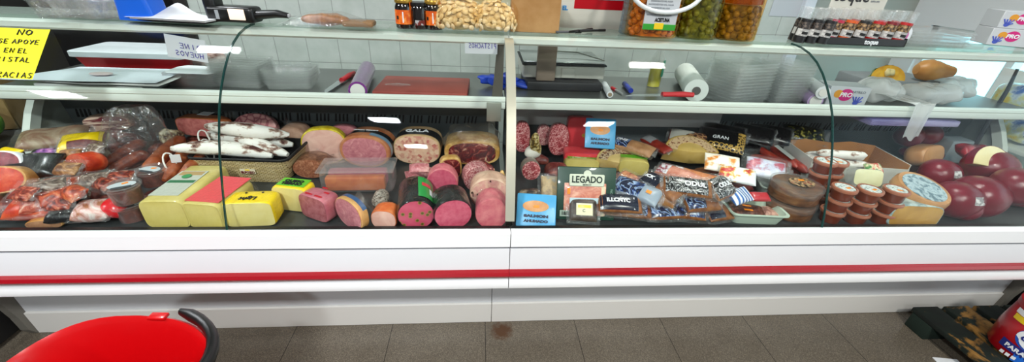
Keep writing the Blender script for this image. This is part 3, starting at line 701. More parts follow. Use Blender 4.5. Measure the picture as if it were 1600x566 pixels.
band(t, .08, .55, mat('black_band_print', '#101318', .35), 'band', .1, PI-.1, 1.014)
lettering('GALA', .038, PAPER, t, (0, t['L']*.30, t['H']*1.03), (0, 0, 0), bold=.001)
for i, (x, y, r) in enumerate(((648, 272, .3), (668, 268, -.4), (655, 262, .1))):
    pack('ham_slices', 'thin pink sliced ham %s' % ('folded lowest under the mosaic galantine', 'folded toward the mortadella disc', 'folded right under the galantine face')[i], 'ham', x, y, .075, .05, .022, F('pink_slices', (.3, '#a84a50'), (.5, '#cf8286'), (.66, '#e6b2aa'), scale=40, dist=1), z=ZD+.012*i+(.03 if i == 2 else 0), rz=r, seed=20+i, group='sliced ham pieces', rx=.25, amp=.34, a=2.2)
t = loaf('cured_ham_block', 'boned cured ham with golden fat cap in a clear bag', 'ham', (738, 258), 86, 36, L=.14, n=2.8, z=ZD+.01, skin=FATG, face=SERRANO, rim=.84)
t2 = B().blob(.122, .08, .07, .7, .7, .03, 18, 3, ctr=(0, .06, .085)).obj('bag', BAG, t)
loaf('cured_ham_piece', 'dark red cured ham chunk with cream fat, below golden-capped ham', 'ham', (705, 280), 34, 32, L=.05, n=3, z=ZD+.01, skin=FATG, face=SERRANO, yaw=.15, rim=.86)
lump('cured_ham_piece', 'wedge of cured ham in film next to the mullion', 'ham', 752, 262, .06, .022, .03, SERRANO, z=ZD+.03, rz=-.55, seed=8, amp=.01)
lump('wrapped_ham_trimmings', 'grey-brown ham trimmings in film above the fine salami', 'ham', 738, 276, .045, .03, .022, BROWNM, z=ZD, seed=9, rz=.3)
# --- basket of fuets
def wicker():
    m, nt, out = nodes('wicker'); b = nt.nodes.new('ShaderNodeBsdfPrincipled'); lk(nt, b.outputs[0], out.inputs[0])
    f1 = tex(nt, 'wave', coords(nt, 26, (0, 0, 1)), 0, dist=0); v = coords(nt, 1)
    br = nt.nodes.new('ShaderNodeTexBrick'); lk(nt, v, br.inputs['Vector']); br.inputs['Scale'].default_value = 1
    mp = v.node; mp.inputs['Rotation'].default_value = (PI/2, 0, 0); mp.inputs['Scale'].default_value = (1, 1, 1)
    br.inputs['Brick Width'].default_value = .016; br.inputs['Row Height'].default_value = .0055; br.inputs['Mortar Size'].default_value = .0011
    br.inputs['Color1'].default_value = lin('#f0dcae'); br.inputs['Color2'].default_value = lin('#d8bf88'); br.inputs['Mortar'].default_value = lin('#7c6234')
    lk(nt, br.outputs['Color'], b.inputs['Base Color']); b.inputs['Roughness'].default_value = .6
    bp = nt.nodes.new('ShaderNodeBump'); bp.inputs['Strength'].default_value = .8; bp.inputs['Distance'].default_value = .003; bp.invert = True
    lk(nt, br.outputs['Fac'], bp.inputs['Height']); lk(nt, bp.outputs[0], b.inputs['Normal']); return m
WICK = wicker()
pb = onZ(388, 284, ZD)
bt = thing('wicker_basket', 'straw wicker basket with black lining, set behind the cheeses', 'basket', (pb.x-.005, pb.y+.085, ZD), -.05)
bw, bd, bh = .36, .20, .10
def bring(s, z, e=0): return [(x*s, y*s, z) for x, y in rect(bw+e, bd+e, .03)]
B().loft([bring(.84, 0), bring(.93, bh*.5), bring(1, bh)], cap1=False).loft([bring(1, bh), bring(.97, bh), bring(.82, .006)], cap0=False).obj('woven_body', WICK, bt)
B().loft([bring(1.012, bh-.004, .004), bring(1.02, bh+.003, .004), bring(1.0, bh+.006, .004), bring(.96, bh+.001), bring(.80, .012)], cap0=False).obj('lining', mat('black_cloth_lining', '#0d0d0f', .6), bt)
pl = plate(bt, .055, .022, .001, mat('cream_tag', '#e7dcc0', .5), 'brand_tag', (.03, -bd/2*.965-.003, .042), (.1, 0, 0))
lettering('ELPOZO', .013, mat('brand_dark_red', '#6a1020', .5), pl, (0, -.001, .007), (PI/2, 0, 0), bold=.0006)
plate(pl, .018, .006, .001, YWAX, 'tag_mark', (0, -.0006, .0145))
SN = ['white-moulded fuet sausage lying %s' % s for s in ('across the front of the wicker basket', 'in the middle of the wicker basket', 'along the back of the wicker basket', 'on top of the other fuets in the basket')]
fz = ZD+bh+.004
ends = [((306, 222), (452, 248), 0), ((348, 216), (446, 236), .012), ((320, 198), (436, 222), .012), ((325, 209), (450, 233), .03)]
bx, by = pb.x-.005, pb.y+.085
for i, (y, dz, x0, x1) in enumerate(((-.072, .004, -.22, .10), (-.010, .008, -.16, .155), (.052, .006, -.175, .135), (.018, .056, -.14, .14))):
    pts = [Vector((bx+x0+(x1-x0)*s, by+y+.02*math.sin(3*s+i)+(-.02+.04*s)*(1 if i != 1 else -1), fz+dz+.030-.045*s+.010*math.sin(PI*s))) for s in (0, .25, .5, .75, 1)]
    f = link('fuet_sausage', SN[i], 'sausage', pts, .0285, FUET, group='fuets in the basket', pw=.5)
    a = pts[0]-Vector(f.location)
    loop = [a + Vector((-.004-.022*math.sin(q)*.6, -.014+.02*math.cos(q)-.01, -.02-.045*abs(math.sin(q/2)) + .035*math.sin(q))) for q in [PI*2*k/14 for k in range(15)]]
    if i != 2: B().tube(loop, .0028, 6).obj('string_loop', mat('white_string', '#eeeae2', .8), f)
    plate(f, .03, .035, .001, PAPER, 'paper_tag', tuple(a+Vector((.01, -.012, -.05))), (.2, .1, .5)) if i == 0 else None
# --- behind the basket
t = loaf('ham_block', 'orange-topped pink ham block in film with white label', 'ham', (318, 214), 80, 29, L=.16, yaw=-.15, n=4.2, z=ZD+.085, skin=F('smoked_top', (.3, '#b3542a'), (.7, '#d0844e'), scale=24), face=F('smoked_cut', (.3, '#a8484a'), (.6, '#cf7c74'), scale=40, dist=1), tufts=15)
plate(t, .05, .04, .001, PAPER, 'label', (-.005, t['L']*.5, t['H']+.001), (-PI/2, 0, 0))
lump('vacuum_meat', 'dark vacuum-packed meat under the orange-topped ham block', 'meat', 330, 222, .10, .05, .035, DMEAT, z=ZD, seed=31)
def net_mat():
    return mat('pink_net_ham', '#d98a8c', .4, stops=[(.0, '#8d3f48'), (.06, '#c87880'), (.12, '#e0a09c')], kind='edge', scale=32, coat=.6, wr=.3)
t = loaf('netted_ham', 'round pink ham tied in net with a printed label', 'ham', (404, 228), 64, 44, L=.07, n=2.2, skin=net_mat(), face=net_mat(), z=ZD+.03, lean=.3)
lump('vacuum_meat', 'flat vacuum pack the netted pink ham leans on', 'meat', 410, 232, .06, .045, .03, ROSY, z=ZD, seed=33)
plate(t, t['W']*.55, .02, .001, mat('pale_print', '#d7d3d0', .5), 'label', (.0, -.006, t['H']*.22), (0, 0, 0))
# --- brown paste tubs with clear lids
def paste_tub(label, px, py, z, r=.045, h=.05, first=None, lid=True):
    p = onZ(px, py, z)
    if first is not None: return dup(first, (p.x, p.y, z), rnd.uniform(-.3, .3), label)
    t = thing('paste_tub', label, 'tub', (p.x, p.y, z), .1, group='clear tubs of brown paste')
    B().lathe([(0, .001), (r*.82, .001), (r*.88, h*.9), (0, h*.9)], 32).obj('paste', F('brown_paste', (.3, '#3c140c'), (.6, '#6a2a1a'), (.8, '#8d4a30'), scale=60, wr=.2), t)
    B().lathe([(0, 0), (r*.84, 0), (r*.93, h), (r*1.06, h+.001), (r*1.08, h+.008), (r*1.0, h+.010), (r*.9, h+.005), (0, h+.005)], 32).obj('tub_and_lid', TIN, t)
    B().lathe([(0, 0), (r*.78, 0), (r*.78, .0008), (0, .0008)], 24, sy=.62).obj('label', GREYL, t, (0, 0, h+.0062))
    plate(t, .016, .010, .0008, TAGO, 'price_sticker', (.008, .004, h+.0078), (-PI/2, 0, .3))
    plate(t, r*1.1, .011, .0006, mat('dark_strip', '#3a3f44', .5), 'label_strip', (0, -.022, h+.0072), (-PI/2, 0, 0))
    return t
def p_at(px, py, z): return onZ(px, py, z)
tub0 = paste_tub('clear lidded tub of brown paste, lower one beside the bar cheese', 212, 340, ZD)
q = tub0.location
dup(tub0, (q.x+.002, q.y+.004, ZD+.0625), .5, 'clear lidded tub of brown paste, upper of the stacked pair')
p = onZ(246, 300, ZD); dup(tub0, (p.x, p.y+.01, ZD+.03), -.2, 'clear lidded tub of brown paste standing behind the stacked pair')
lump('vacuum_meat', 'dark vacuum pack under the single brown paste tub', 'meat', 243, 306, .04, .04, .014, DMEAT, z=ZD, seed=35, amp=.004)
# --- long sausages and the tall bag
def wp(px, py, z): return onZ(px, py, z)
for i, (a, b_, dz, r) in enumerate((((226, 272), (287, 215), .03, .027), ((256, 282), (312, 222), .03, .027), ((275, 292), (318, 240), .022, .019))):
    A_ = wp(*a, ZD+dz+.02); B_ = wp(*b_, ZD+.085)
    link('chorizo_sausage', 'thick orange-brown chorizo lying %s' % ('next to the tall plastic bag', 'in the middle of three by the basket', 'against the wicker basket')[i], 'sausage', [A_, A_.lerp(B_, .5)+Vector((0, 0, .008)), B_], r, CHORI, group='thick chorizos beside the tall bag')
lump('vacuum_meat', 'rosy pack the thick chorizos rest on', 'meat', 268, 258, .09, .06, .026, ROSY, z=ZD, seed=37, amp=.004)
pbag = onZ(205, 268, ZD+.03)
bg = thing('plastic_bag', 'tall clear plastic bag standing open over brown sausages', 'bag', (pbag.x, pbag.y+.05, ZD+.03), .3)
def bagP(u, v):
    a = 2*PI*u; tp = (1-v); rx_ = .105*(tp**.55)*.95+.022+.02*v; ry_ = .07*(tp**.5)+.010+.012*max(0, v-.75)*4
    k = 1+.12*noise.noise(Vector((math.cos(a)*2, math.sin(a)*2, v*5)))+.16*math.sin(7*a+v*5)*v
    return (rx_*math.cos(a)*k + .045*v, ry_*math.sin(a)*k, .235*v)
B().grid(bagP, 40, 18, closed_u=True).obj('bag_film', film('stiff_bag_film', refl=.10, rough=.10, wr=1, wscale=34, haze=.05), bg)
for i, (a, b_, dz) in enumerate((((162, 258), (228, 222), .045), ((168, 272), (232, 240), .035))):
    A_ = wp(*a, ZD+dz); B_ = wp(*b_, ZD+dz+.03)
    link('cured_sausage', 'brown cured sausage inside the tall clear bag, %s one' % ('upper', 'lower')[i], 'sausage', [A_, A_.lerp(B_, .3)+Vector((0, .01, .004)), A_.lerp(B_, .7)+Vector((0, .005, .01)), B_], .021, CHORD, group='sausages in the tall bag')
lump('vacuum_meat', 'dark pack under the tall bag of brown sausages', 'meat', 196, 262, .09, .06, .012, DMEAT, z=ZD, seed=39, amp=.003)
# --- pile at the end of the counter
pack('meat_pack', 'paprika-orange sausage pack at the very end of the front row', 'meat', 22, 343, .15, .10, .06, ORANG, z=ZD, rz=.2, seed=1, flange=.012, rx=.25)
pack('meat_pack', 'rosy streaked meat pack leaning in the front of the pile', 'meat', 57, 322, .13, .085, .045, F('rosy_streaks', (.3, '#6a1810'), (.45, '#a83a28'), (.56, '#c9705a'), (.68, '#e2b09a'), scale=30, dist=1.5, stretch=(1, 2, 1)), z=ZD+.022, rz=.35, seed=2, flange=.014, rx=.5)
t = loaf('ham_end', 'tan ham end slice lying before the dark packs', 'ham', (72, 358), 50, 14, L=.06, n=2.4, skin=HSKIN, face=F('tan_slice', (.3, '#8a5c40'), (.7, '#b98a66'), scale=30), yaw=.1)
t = loaf('orange_ham_round', 'glossy orange ham round with a tan rim, end of the pile', 'ham', (12, 318), 66, 40, L=.08, n=2.2, z=ZD+.05, skin=HSKIN, face=ORANG, yaw=.35, lean=.45, rim=.88)
t = loaf('salami_slice_round', 'dark red salami round with white rim on black packs', 'salami', (8, 284), 54, 36, L=.05, n=2.2, z=ZD+.085, skin=PAPER, face=F('bresaola', (.3, '#5c1420'), (.6, '#8a2c3a'), (.75, '#b8626a'), scale=50), yaw=.25, lean=.5, rim=.88)
pack('black_foil_pack', 'black shiny foil pack wedged behind the salami round', 'packet', 52, 258, .15, .10, .05, BLACKW, z=ZD+.07, rz=.25, seed=3, rx=.4, amp=.25)
pack('meat_pack', 'cloudy vacuum pack under the black foil pack', 'meat', 54, 272, .19, .14, .06, CREAMW, z=ZD, rz=.2, seed=41, rx=.0)
pack('meat_pack', 'dark meat pack under the orange ham round', 'meat', 20, 318, .14, .12, .055, DMEAT, z=ZD, rz=.1, seed=42)
pack('meat_pack', 'marbled bacon pack in the middle of the end pile', 'meat', 98, 292, .12, .09, .042, F('marbled_bacon', (.35, '#7a2418'), (.47, '#b9583c'), (.56, '#dca890'), (.7, '#c9c0b0'), scale=24, dist=1.4), z=ZD+.02, rz=.3, seed=4, flange=.012, rx=.4)
pack('meat_pack', 'frosty crumpled film pack beside the marbled bacon', 'meat', 147, 296, .10, .08, .035, F('frosty_film', (.36, '#6a2420'), (.47, '#8d8078'), (.6, '#c9c4bc'), scale=28, dist=1.4), z=ZD+.02, rz=-.3, seed=5, flange=.016, rx=.35, amp=.3)
lump('vacuum_meat', 'brown meat lump in film above the red tagged bag', 'meat', 127, 318, .05, .035, .025, BROWNM, z=ZD+.01, seed=6)
pack('meat_pack', 'dark red dry-cured pack next to the paste tubs', 'meat', 171, 302, .09, .08, .04, DMEAT, z=ZD+.012, rz=.4, seed=7, rx=.4)
t = pack('meat_pack', 'bag of pale pieces with a glossy red end by the paste tubs', 'meat', 128, 341, .095, .075, .055, F('pale_pieces', (.36, '#a86a48'), (.48, '#d9a9a0'), (.58, '#e5dcd4'), (.7, '#c86a7a'), scale=22, dist=1.2), z=ZD, rz=.15, seed=8, rx=.25, flange=.01)
B().blob(.032, .034, .03, .8, .8, .006, 30, 4, ctr=(.058, .004, .03)).obj('red_end', mat('glossy_red_film', '#d8101c', .2, coat=1, wr=1), t, label='glossy red end')
pack('meat_pack', 'black vacuum pack in the gap behind the tan ham end', 'meat', 95, 338, .10, .09, .05, BLACKW, z=ZD, seed=43, rz=.3, rx=.2, amp=.25, a=2.6)
t = loaf('lomo_loin', 'paprika loin with a round orange-red cut face', 'meat', (127, 282), 40, 32, L=.075, n=2, z=ZD+.055, skin=ORANG, face=LOMO, yaw=-.2, lean=.25)
pack('meat_pack', 'cloudy cream pack under the round paprika loin', 'meat', 112, 276, .16, .11, .05, CREAMW, z=ZD, rz=.15, seed=44)
pack('snack_packet', 'yellow and orange printed packet beside the round loin', 'packet', 98, 252, .06, .07, .03, mat('yellow_orange_print', '#e8b020', .35, stops=[(.38, '#1c1a18'), (.45, '#e86a10'), (.55, '#f2c81e')], scale=60, coat=1, wr=.9), z=ZD+.06, rz=.5, seed=9, rx=.5)
pack('snack_packet', 'purple and black printed packet behind the black foil pack', 'packet', 75, 242, .09, .06, .035, mat('purple_print', '#8a4a90', .35, stops=[(.42, '#14141c'), (.5, '#7a3c8a'), (.6, '#c98ab8')], scale=26, coat=1, wr=1), z=ZD+.065, rz=.2, seed=10, rx=.5)
pack('snack_packet', 'yellow plastic packet corner poking out at the counter end', 'packet', 14, 238, .09, .045, .02, YWAX, z=ZD+.10, rz=-.3, seed=11, rx=.3)
pack('ham_piece', 'cream-skinned ham leg piece in a cloudy bag by the cheek', 'ham', 84, 214, .19, .11, .05, F('cream_ham_skin', (.3, '#7a4a38'), (.5, '#a08a72'), (.7, '#c0b098'), scale=12, dist=1), z=ZD+.075, rz=.45, seed=12, rx=.3, flange=.02)
pack('meat_pack', 'large pale pack under the cream-skinned ham leg', 'meat', 74, 236, .26, .15, .07, CREAMW, z=ZD, rz=.2, seed=45)
t = pack('cured_meat_bag', 'yellow bag of dark red sliced meat behind the loin', 'packet', 131, 222, .13, .10, .05, DMEAT, z=ZD+.075, rz=.35, seed=13, rx=.45, amp=.34, a=2.4, flange=.012)
patch(t, -.062, .060, -.008, .047, mat('yellow_bag_print', '#e8c810', .35, coat=1, wr=1), 'yellow_film'); patch(t, -.062, -.03, -.045, -.008, MATS['yellow_bag_print'], 'yellow_film')
pack('meat_pack', 'pale olive pack under the yellow bag', 'meat', 140, 240, .17, .13, .07, CREAMW, z=ZD, rz=.0, seed=46)
t = loaf('bacon_slab', 'streaky bacon slab with red and white stripes, back corner', 'bacon', (172, 206), 58, 24, L=.10, yaw=.25, n=3.2, z=ZD+.10, skin=F('bacon_rind', (.3, '#c9a08a'), (.7, '#e2c4b0'), scale=20), face=BACON, rim=.95)
pack('meat_pack', 'dark pack the streaky bacon slab rests on', 'meat', 175, 226, .16, .13, .095, DMEAT, z=ZD, rz=.1, seed=47)
lump('garlic_sausage', 'pale garlic-coloured knotted casing behind the chorizos', 'sausage', 266, 212, .035, .025, .03, mat('pale_casing_mix', '#c2b894', .5, stops=[(.4, '#4a3a2c'), (.5, '#b5aa86'), (.6, '#d8d0b4')], scale=40, coat=.6, wr=.8), z=ZD+.07, seed=14, amp=.02, fr=30)
lump('vacuum_meat', 'dark vacuum pack under the pale knotted casing', 'meat', 262, 236, .06, .05, .036, DMEAT, z=ZD, seed=48)

# small wrapped offcuts filling the end pile
OFF = [F('offcut_red', (.34, '#3a0c08'), (.46, '#7c2214'), (.56, '#b5573c'), (.68, '#d8a488'), scale=38, dist=1.5), F('offcut_orange', (.34, '#6a1a08'), (.5, '#b8441a'), (.66, '#e08a50'), scale=34, dist=1), F('offcut_grey', (.36, '#3c2a24'), (.48, '#7d6a5e'), (.6, '#b5a89c'), (.7, '#d6d0c8'), scale=34, dist=1.5), F('offcut_tan', (.36, '#5c3420'), (.5, '#96683f'), (.64, '#c79a6c'), scale=34, dist=1)]
for (px_, py_, w_, d_, h_, z_, rz_, k, lab) in (
    (78, 288, .075, .05, .035, .07, .5, 2, 'grey frosty offcut between the black foil pack and marbled bacon'),
    (40, 300, .07, .05, .03, .075, -.2, 0, 'dark red offcut above the rosy streaked pack'),
    (120, 300, .07, .055, .03, .07, -.5, 1, 'orange offcut lying on the marbled bacon'),
    (150, 278, .08, .05, .035, .06, .3, 2, 'grey offcut beside the round paprika loin'),
    (165, 286, .07, .045, .03, .06, -.4, 0, 'dark red offcut under the tall bag corner'),
    (186, 276, .08, .05, .03, .06, .2, 0, 'dark red offcut between tall bag and paste tubs'),
    (36, 336, .07, .05, .035, .055, .7, 1, 'orange offcut on the paprika-orange sausage pack'),
    (110, 240, .06, .045, .03, .10, .3, 3, 'tan offcut beside the yellow orange printed packet'),
    (150, 232, .07, .045, .03, .10, -.4, 2, 'grey striped offcut next to the yellow bag'),
    (108, 262, .07, .05, .03, .085, .0, 3, 'tan offcut under the yellow orange printed packet'),
    (92, 318, .06, .045, .035, .045, .2, 0, 'dark red offcut behind the black vacuum pack'),
    (152, 322, .05, .04, .03, .02, .5, 3, 'tan offcut above the glossy red film end')):
    pack('meat_offcut', lab, 'meat', px_, py_, w_, d_, h_, OFF[k], z=ZD+z_, rz=rz_, rx=.45, seed=int(px_)*2+1, flange=.012, amp=.3, a=2.4, group='wrapped offcuts in the end pile')
# ================================================================== display, module of packs, tubs and edam
# --- black board pack with window
def board_pack(name, label, px, py, z, w, h, m, lean, rz=0, group=None, th=.010):
    p = onZ(px, py, z); p.y = max(p.y, .045)
    t = thing(name, label, 'packet', (p.x, p.y, z), rz, rx=-lean, group=group)
    B().box(-w/2, w/2, 0, th, 0, h, .004, 2).obj('board', m, t); return t
LG = board_pack('cured_meat_pack', 'big dark green tray pack of sliced cured ham with cream title plate', 914, 344, ZD+.006, .205, .185, DGREEN, .42, -.05)
B().box(-.078, .068, -.004, 0, .012, .125, .006, 2).obj('ham_window', F('sliced_ham_window', (.3, '#a8483a'), (.5, '#cf7a64'), (.66, '#eab59c'), scale=22, dist=1.2, wr=.3), LG, (0, 0, .004))
B().box(.05, .066, -.0052, 0, .014, .12, .003, 1).obj('fat_edge', F('fat_edge_cream', (.3, '#e0c9a4'), (.7, '#f0dfc2'), scale=20), LG)
npl = B().box(-.062, .060, -.008, -.002, .118, .160, .003, 1).obj('name_plate', mat('cream_plate', '#d9dcc8', .4), LG)
B().lathe([(0, -.002), (.014, -.002), (.014, .002), (0, .002)], 20).obj('plate_arch', mat('cream_plate', '#d9dcc8', .4), LG, (0, -.005, .160), (PI/2, 0, 0))
lettering('LEGADO', .032, mat('ink_green', '#10241c', .5), npl, (-.001, -.009, .141), bold=.0007, width=.105)
lettering('IBERICO', .008, mat('ink_green', '#10241c', .5), npl, (-.001, -.009, .124))
sb = B().box(-.058, .045, -.0075, -.003, .058, .078, .001, 1).obj('pale_blue_strip', mat('pale_blue_strip', '#b9cfd8', .5), LG)
lettering('JAMON CURADO', .008, mat('ink_green', '#10241c', .5), sb, (-.006, -.0082, .071)); lettering('LONCHAS', .007, mat('ink_green', '#10241c', .5), sb, (-.006, -.0082, .063))
plate(LG, .011, .022, .0008, TAGO, 'price_sticker', (-.062, -.0055, .090))
gs = plate(LG, .046, .022, .0012, mat('green_grey_chip', '#93a294', .5), 'weight_chip', (-.068, -.0075, .012)); lettering('18/20', .016, INK, gs, (0, -.001, .011), bold=.0005)
for x in (.08, .088): lettering('JAMON', .012, mat('pale_green_ink', '#8fae9c', .5), LG, (x, -.0012, .09), (PI/2, -PI/2, 0)) if x == .088 else None
pk = pack('cheese_tub_pack', 'small clear round pack with a cream label before the dark green tray', 'packet', 918, 342, .095, .08, .035, F('dark_paste', (.3, '#2a211c'), (.7, '#5a4a3c'), scale=30), z=ZD, rz=-.1, seed=3, rx=.75, flange=.01)
patch(pk, -.026, .030, -.022, .020, mat('cream_label', '#dcd6b4', .5)); patch(pk, -.02, .024, .004, .014, YWAX, 'label_mark', .0022); ptext(pk, 'C', .014, INK, 0, -.006)
# --- sky-blue boards with a tan oval
def blue_board(label, px, py, z, w, h, lean, rz, rows):
    t = board_pack('smoked_pack', label, px, py, z, w, h, BLUEL, lean, rz, 'sky-blue board packs')
    B().lathe([(0, 0), (1, 0), (1, .0012), (0, .0012)], 32, sx=w*.33, sy=h*.17).obj('oval_print', OVALT, t, (-w*.02, 0, h*.62), (PI/2, 0, 0))
    plate(t, .02, .010, .001, TAGO, 'price_sticker', (.0, -.002, h*.57))
    for i, (s, y) in enumerate(rows): lettering(s, h*.10, mat('ink_blue_black', '#0a1a3c', .5), t, (0, -.0008, h*y), bold=.001, width=w*.62)
    return t
blue_board('sky-blue board pack with tan oval standing low beside the mullion', 837, 357, ZD+.004, .135, .115, .75, -.12, (('SALMON', .32), ('AHUMADO', .17)))
blue_board('sky-blue board pack with tan oval leaning on the coral red cheese', 937, 232, ZD+.10, .13, .13, .55, -.12, (('SALMON', .30), ('AHUMADO', .16)))
t = loaf('red_cheese_pack', 'coral red cheese pack standing behind the blue board', 'cheese', (904, 238), 44, 50, L=.06, n=6, z=ZD+.02, skin=RLAB, face=RLAB, yaw=-.05, lean=.06)
B().lathe([(0, 0), (.017, 0), (.017, .001), (0, .001)], 20, sy=.6).obj('gold_seal', mat('gold_seal', '#b98a3a', .4), t, (.02, -.006, t['H']*.5), (PI/2, 0, 0))
t = loaf('red_cheese_pack', 'flat coral red pack lying in front of the upright coral one', 'cheese', (910, 256), 60, 16, L=.09, n=6, z=ZD+.035, skin=RLAB, face=RLAB, yaw=-.12)
lump('vacuum_meat', 'grey pack under the coral red cheese packs', 'meat', 908, 262, .08, .08, .0165, CREAMW, z=ZD, seed=51, amp=.002)
t = loaf('cheese_wedge_pack', 'tan cheese in film with a lime picture label, behind the dark green tray', 'cheese', (908, 272), 54, 22, L=.08, n=4, z=ZD, skin=CHEESE, face=CHEESE, yaw=-.05)
plate(t, t['W']*.85, .06, .001, mat('lime_picture', '#9fbf4a', .4, stops=[(.35, '#d8e4c8'), (.5, '#7fb52a'), (.65, '#4f8a2a')], scale=40), 'label', (0, .012, t['H']+.001), (-PI/2, 0, 0))
def wheel_wedge(name, label, px, py, z, r, h, a0, a1, skin, face, rz, lean=0, lab=None, group=None):
    """sector of a round cheese, cut faces toward the front"""
    p = onZ(px, py, z); t = thing(name, label, 'cheese', (p.x, p.y, z), rz, rx=lean, group=group)
    pts = [(0, 0)] + [(r*math.cos(a0+(a1-a0)*i/16), r*math.sin(a0+(a1-a0)*i/16)) for i in range(17)]
    b = B().prism(pts, 0, h, 'z'); bmesh.ops.bevel(b.bm, geom=b.bm.edges[:], offset=.003, segments=2, affect='EDGES', profile=.5)
    b.obj('body', face, t)
    arc = [pts[i] for i in range(1, 18)]; o = [(x*1.012, y*1.012) for x, y in arc]
    B().prism(arc + o[::-1], .001, h-.001, 'z').obj('rind', skin, t)
    if lab:
        ir = [(x*.92, y*.92) for x, y in arc]; jr = [(x*.55, y*.55) for x, y in arc]
        B().prism(ir+jr[::-1], h, h+.0012, 'z').obj('label', lab, t)
    return t
RINDB = F('brown_rind', (.3, '#8a6a3a'), (.7, '#b4935a'), scale=20)
wheel_wedge('cheese_wedge', 'tan cheese wedge with a cream and brown ring label, behind the dark green tray', 965, 268, ZD+.02, .10, .05, .25, PI-.25, RINDB, F('tan_cheese', (.3, '#c9a860'), (.7, '#dfc68a'), scale=14, wr=.4), -.1, .35, mat('brown_cream_ring', '#c9a888', .5, stops=[(.42, '#5a3020'), (.5, '#d8c09a'), (.6, '#8a5a3a')], scale=60))
wheel_wedge('cheese_wedge', 'large yellow cheese wedge with round tan brand label above the printed packs', 1074, 256, ZD+.03, .115, .07, .12, PI-.12, RINDB, F('manchego_yellow', (.3, '#d2ab52'), (.7, '#e6c67c'), scale=12, wr=.3), -.18, .30, mat('tan_brand_label', '#d9b487', .5, stops=[(.4, '#8a4a2a'), (.48, '#e2c49a'), (.6, '#dcb88c')], scale=70))
t = loaf('cheese_wedge_pack', 'cheese piece with a small lime label, right of the tan wedge', 'cheese', (988, 274), 46, 22, L=.09, n=4, z=ZD+.02, skin=CHEESE, face=CHEESE, yaw=-.2)
plate(t, t['W']*.9, .035, .001, GREENL, 'label', (0, .03, t['H']+.001), (-PI/2, 0, 0))
# --- hanging dried sausages next to the mullion
t = loaf('salami_pack', 'pink salami pack standing hard against the mullion', 'salami', (815, 240), 24, 44, L=.05, n=2.6, z=ZD+.04, skin=SALAMI, face=SALAMI, lean=.1)
lump('garlic_bulb', 'net of dried sausage tips with gold ties beside the salami', 'sausage', 836, 224, .022, .02, .045, mat('gold_net', '#a88a3a', .5, stops=[(.42, '#4a3a1c'), (.5, '#a8893e'), (.62, '#e2d7a4')], scale=70, coat=.5, wr=.6), z=ZD+.10, seed=5, amp=.02, fr=30)
lump('sausage_wrapper', 'white paper-wrapped sausage head below the gold ties', 'sausage', 833, 236, .035, .022, .022, mat('white_wrapper', '#e6e0d4', .6, coat=.3, wr=.8), z=ZD+.085, seed=7, amp=.015)
lump('dark_salami', 'dark salami stick lying under the white wrapped head', 'salami', 840, 248, .05, .03, .022, DMEAT, z=ZD+.05, rz=-.5, seed=8)
loaf('salami_pack', 'pack of sliced pink salami seen beneath the hanging tag', 'salami', (849, 230), 22, 30, L=.04, n=2.4, z=ZD+.05, skin=SALAMI2, face=SALAMI2, lean=.15)
loaf('salami_pack', 'oval red salami pack before the coral red cheese', 'salami', (871, 246), 32, 46, L=.05, n=2.4, z=ZD+.02, skin=SALAMI, face=SALAMI, lean=.15, tufts=21)
t = loaf('salami_half', 'half salami with a coarse red cut face and grey casing', 'salami', (829, 288), 30, 28, L=.08, n=2, z=ZD+.05, skin=F('grey_casing', (.3, '#5a5048'), (.7, '#8d8478'), scale=30), face=SALAMI, lean=.2)
lump('smoked_sausage', 'grey-brown smoked sausage chunk in film above the blue board', 'sausage', 828, 308, .042, .035, .032, mat('smoky_film', '#6a6058', .4, stops=[(.38, '#2c2724'), (.5, '#7a6a58'), (.65, '#b9aa92')], scale=24, coat=1, wr=1), z=ZD, seed=9, amp=.015)
pk = pack('cheese_slice_pack', 'clear grey pack of tan slices left of the dark green tray', 'packet', 858, 292, .06, .10, .03, F('tan_slices', (.35, '#7a6650'), (.5, '#b59a72'), (.65, '#8d8880'), scale=22), z=ZD+.03, rz=-.05, seed=10, rx=.7, flange=.012)
lump('vacuum_meat', 'dark pack behind the clear pack of tan slices', 'meat', 868, 272, .05, .04, .045, DMEAT, z=ZD, seed=52)
# --- heap of printed sausage packs
PRN = [NAVY, NAVYP, mat('black_white_print', '#101014', .25, stops=[(.5, '#0c0c10'), (.56, '#d8d8d8'), (.62, '#101018')], scale=30, dist=4, detail=1, coat=1, wr=1)]
def sausage_pack(label, px, py, z, w, d, h, rz, rx, seed, pm, pr=(-.5, .1), txt=None, ry=0, sticker=False, skin=None):
    t = pack('sausage_pack', label, 'packet', px, py, w, d, h, skin or TANS, z=z, rz=rz, rx=rx, ry=ry, seed=seed, flange=.012, amp=.10, a=3.2, group='printed sausage packs')
    if pm: patch(t, w*pr[0]*.94, w*pr[1], -d*.45, d*.45, pm, 'printed_film', .0015)
    if txt: ptext(t, txt[0], txt[1], mat('white_ink', '#e6e6ea', .5), txt[2], txt[3], off=.004, bold=.0008)
    if sticker: patch(t, w*.22, w*.22+.018, -.008, .006, TAGO, 'price_sticker', .003)
    return t
SP = sausage_pack
SP('tan sausage pack with white arched lettering, back of the printed heap', 988, 228, ZD+.075, .19, .07, .045, -.75, .3, 1, PRN[0], (-.5, -.05), ('ONIS', .022, -.045, 0), skin=F('pale_tan_sausage', (.3, '#9a6a44'), (.7, '#c9976a'), scale=30))
SP('red cured stick pack standing steep behind the heap', 1026, 226, ZD+.075, .16, .05, .04, -1.25, .2, 2, mat('grey_film_print', '#8d8f92', .3, coat=1, wr=1), (-.5, -.05), skin=REDS)
SP('pale crumpled pack leaning on the back panel above the yellow wedge', 1062, 206, ZD+.07, .13, .07, .04, -.5, .5, 3, mat('pale_grey_film', '#b5b3aa', .3, coat=1, wr=1), (-.5, .3), skin=REDS)
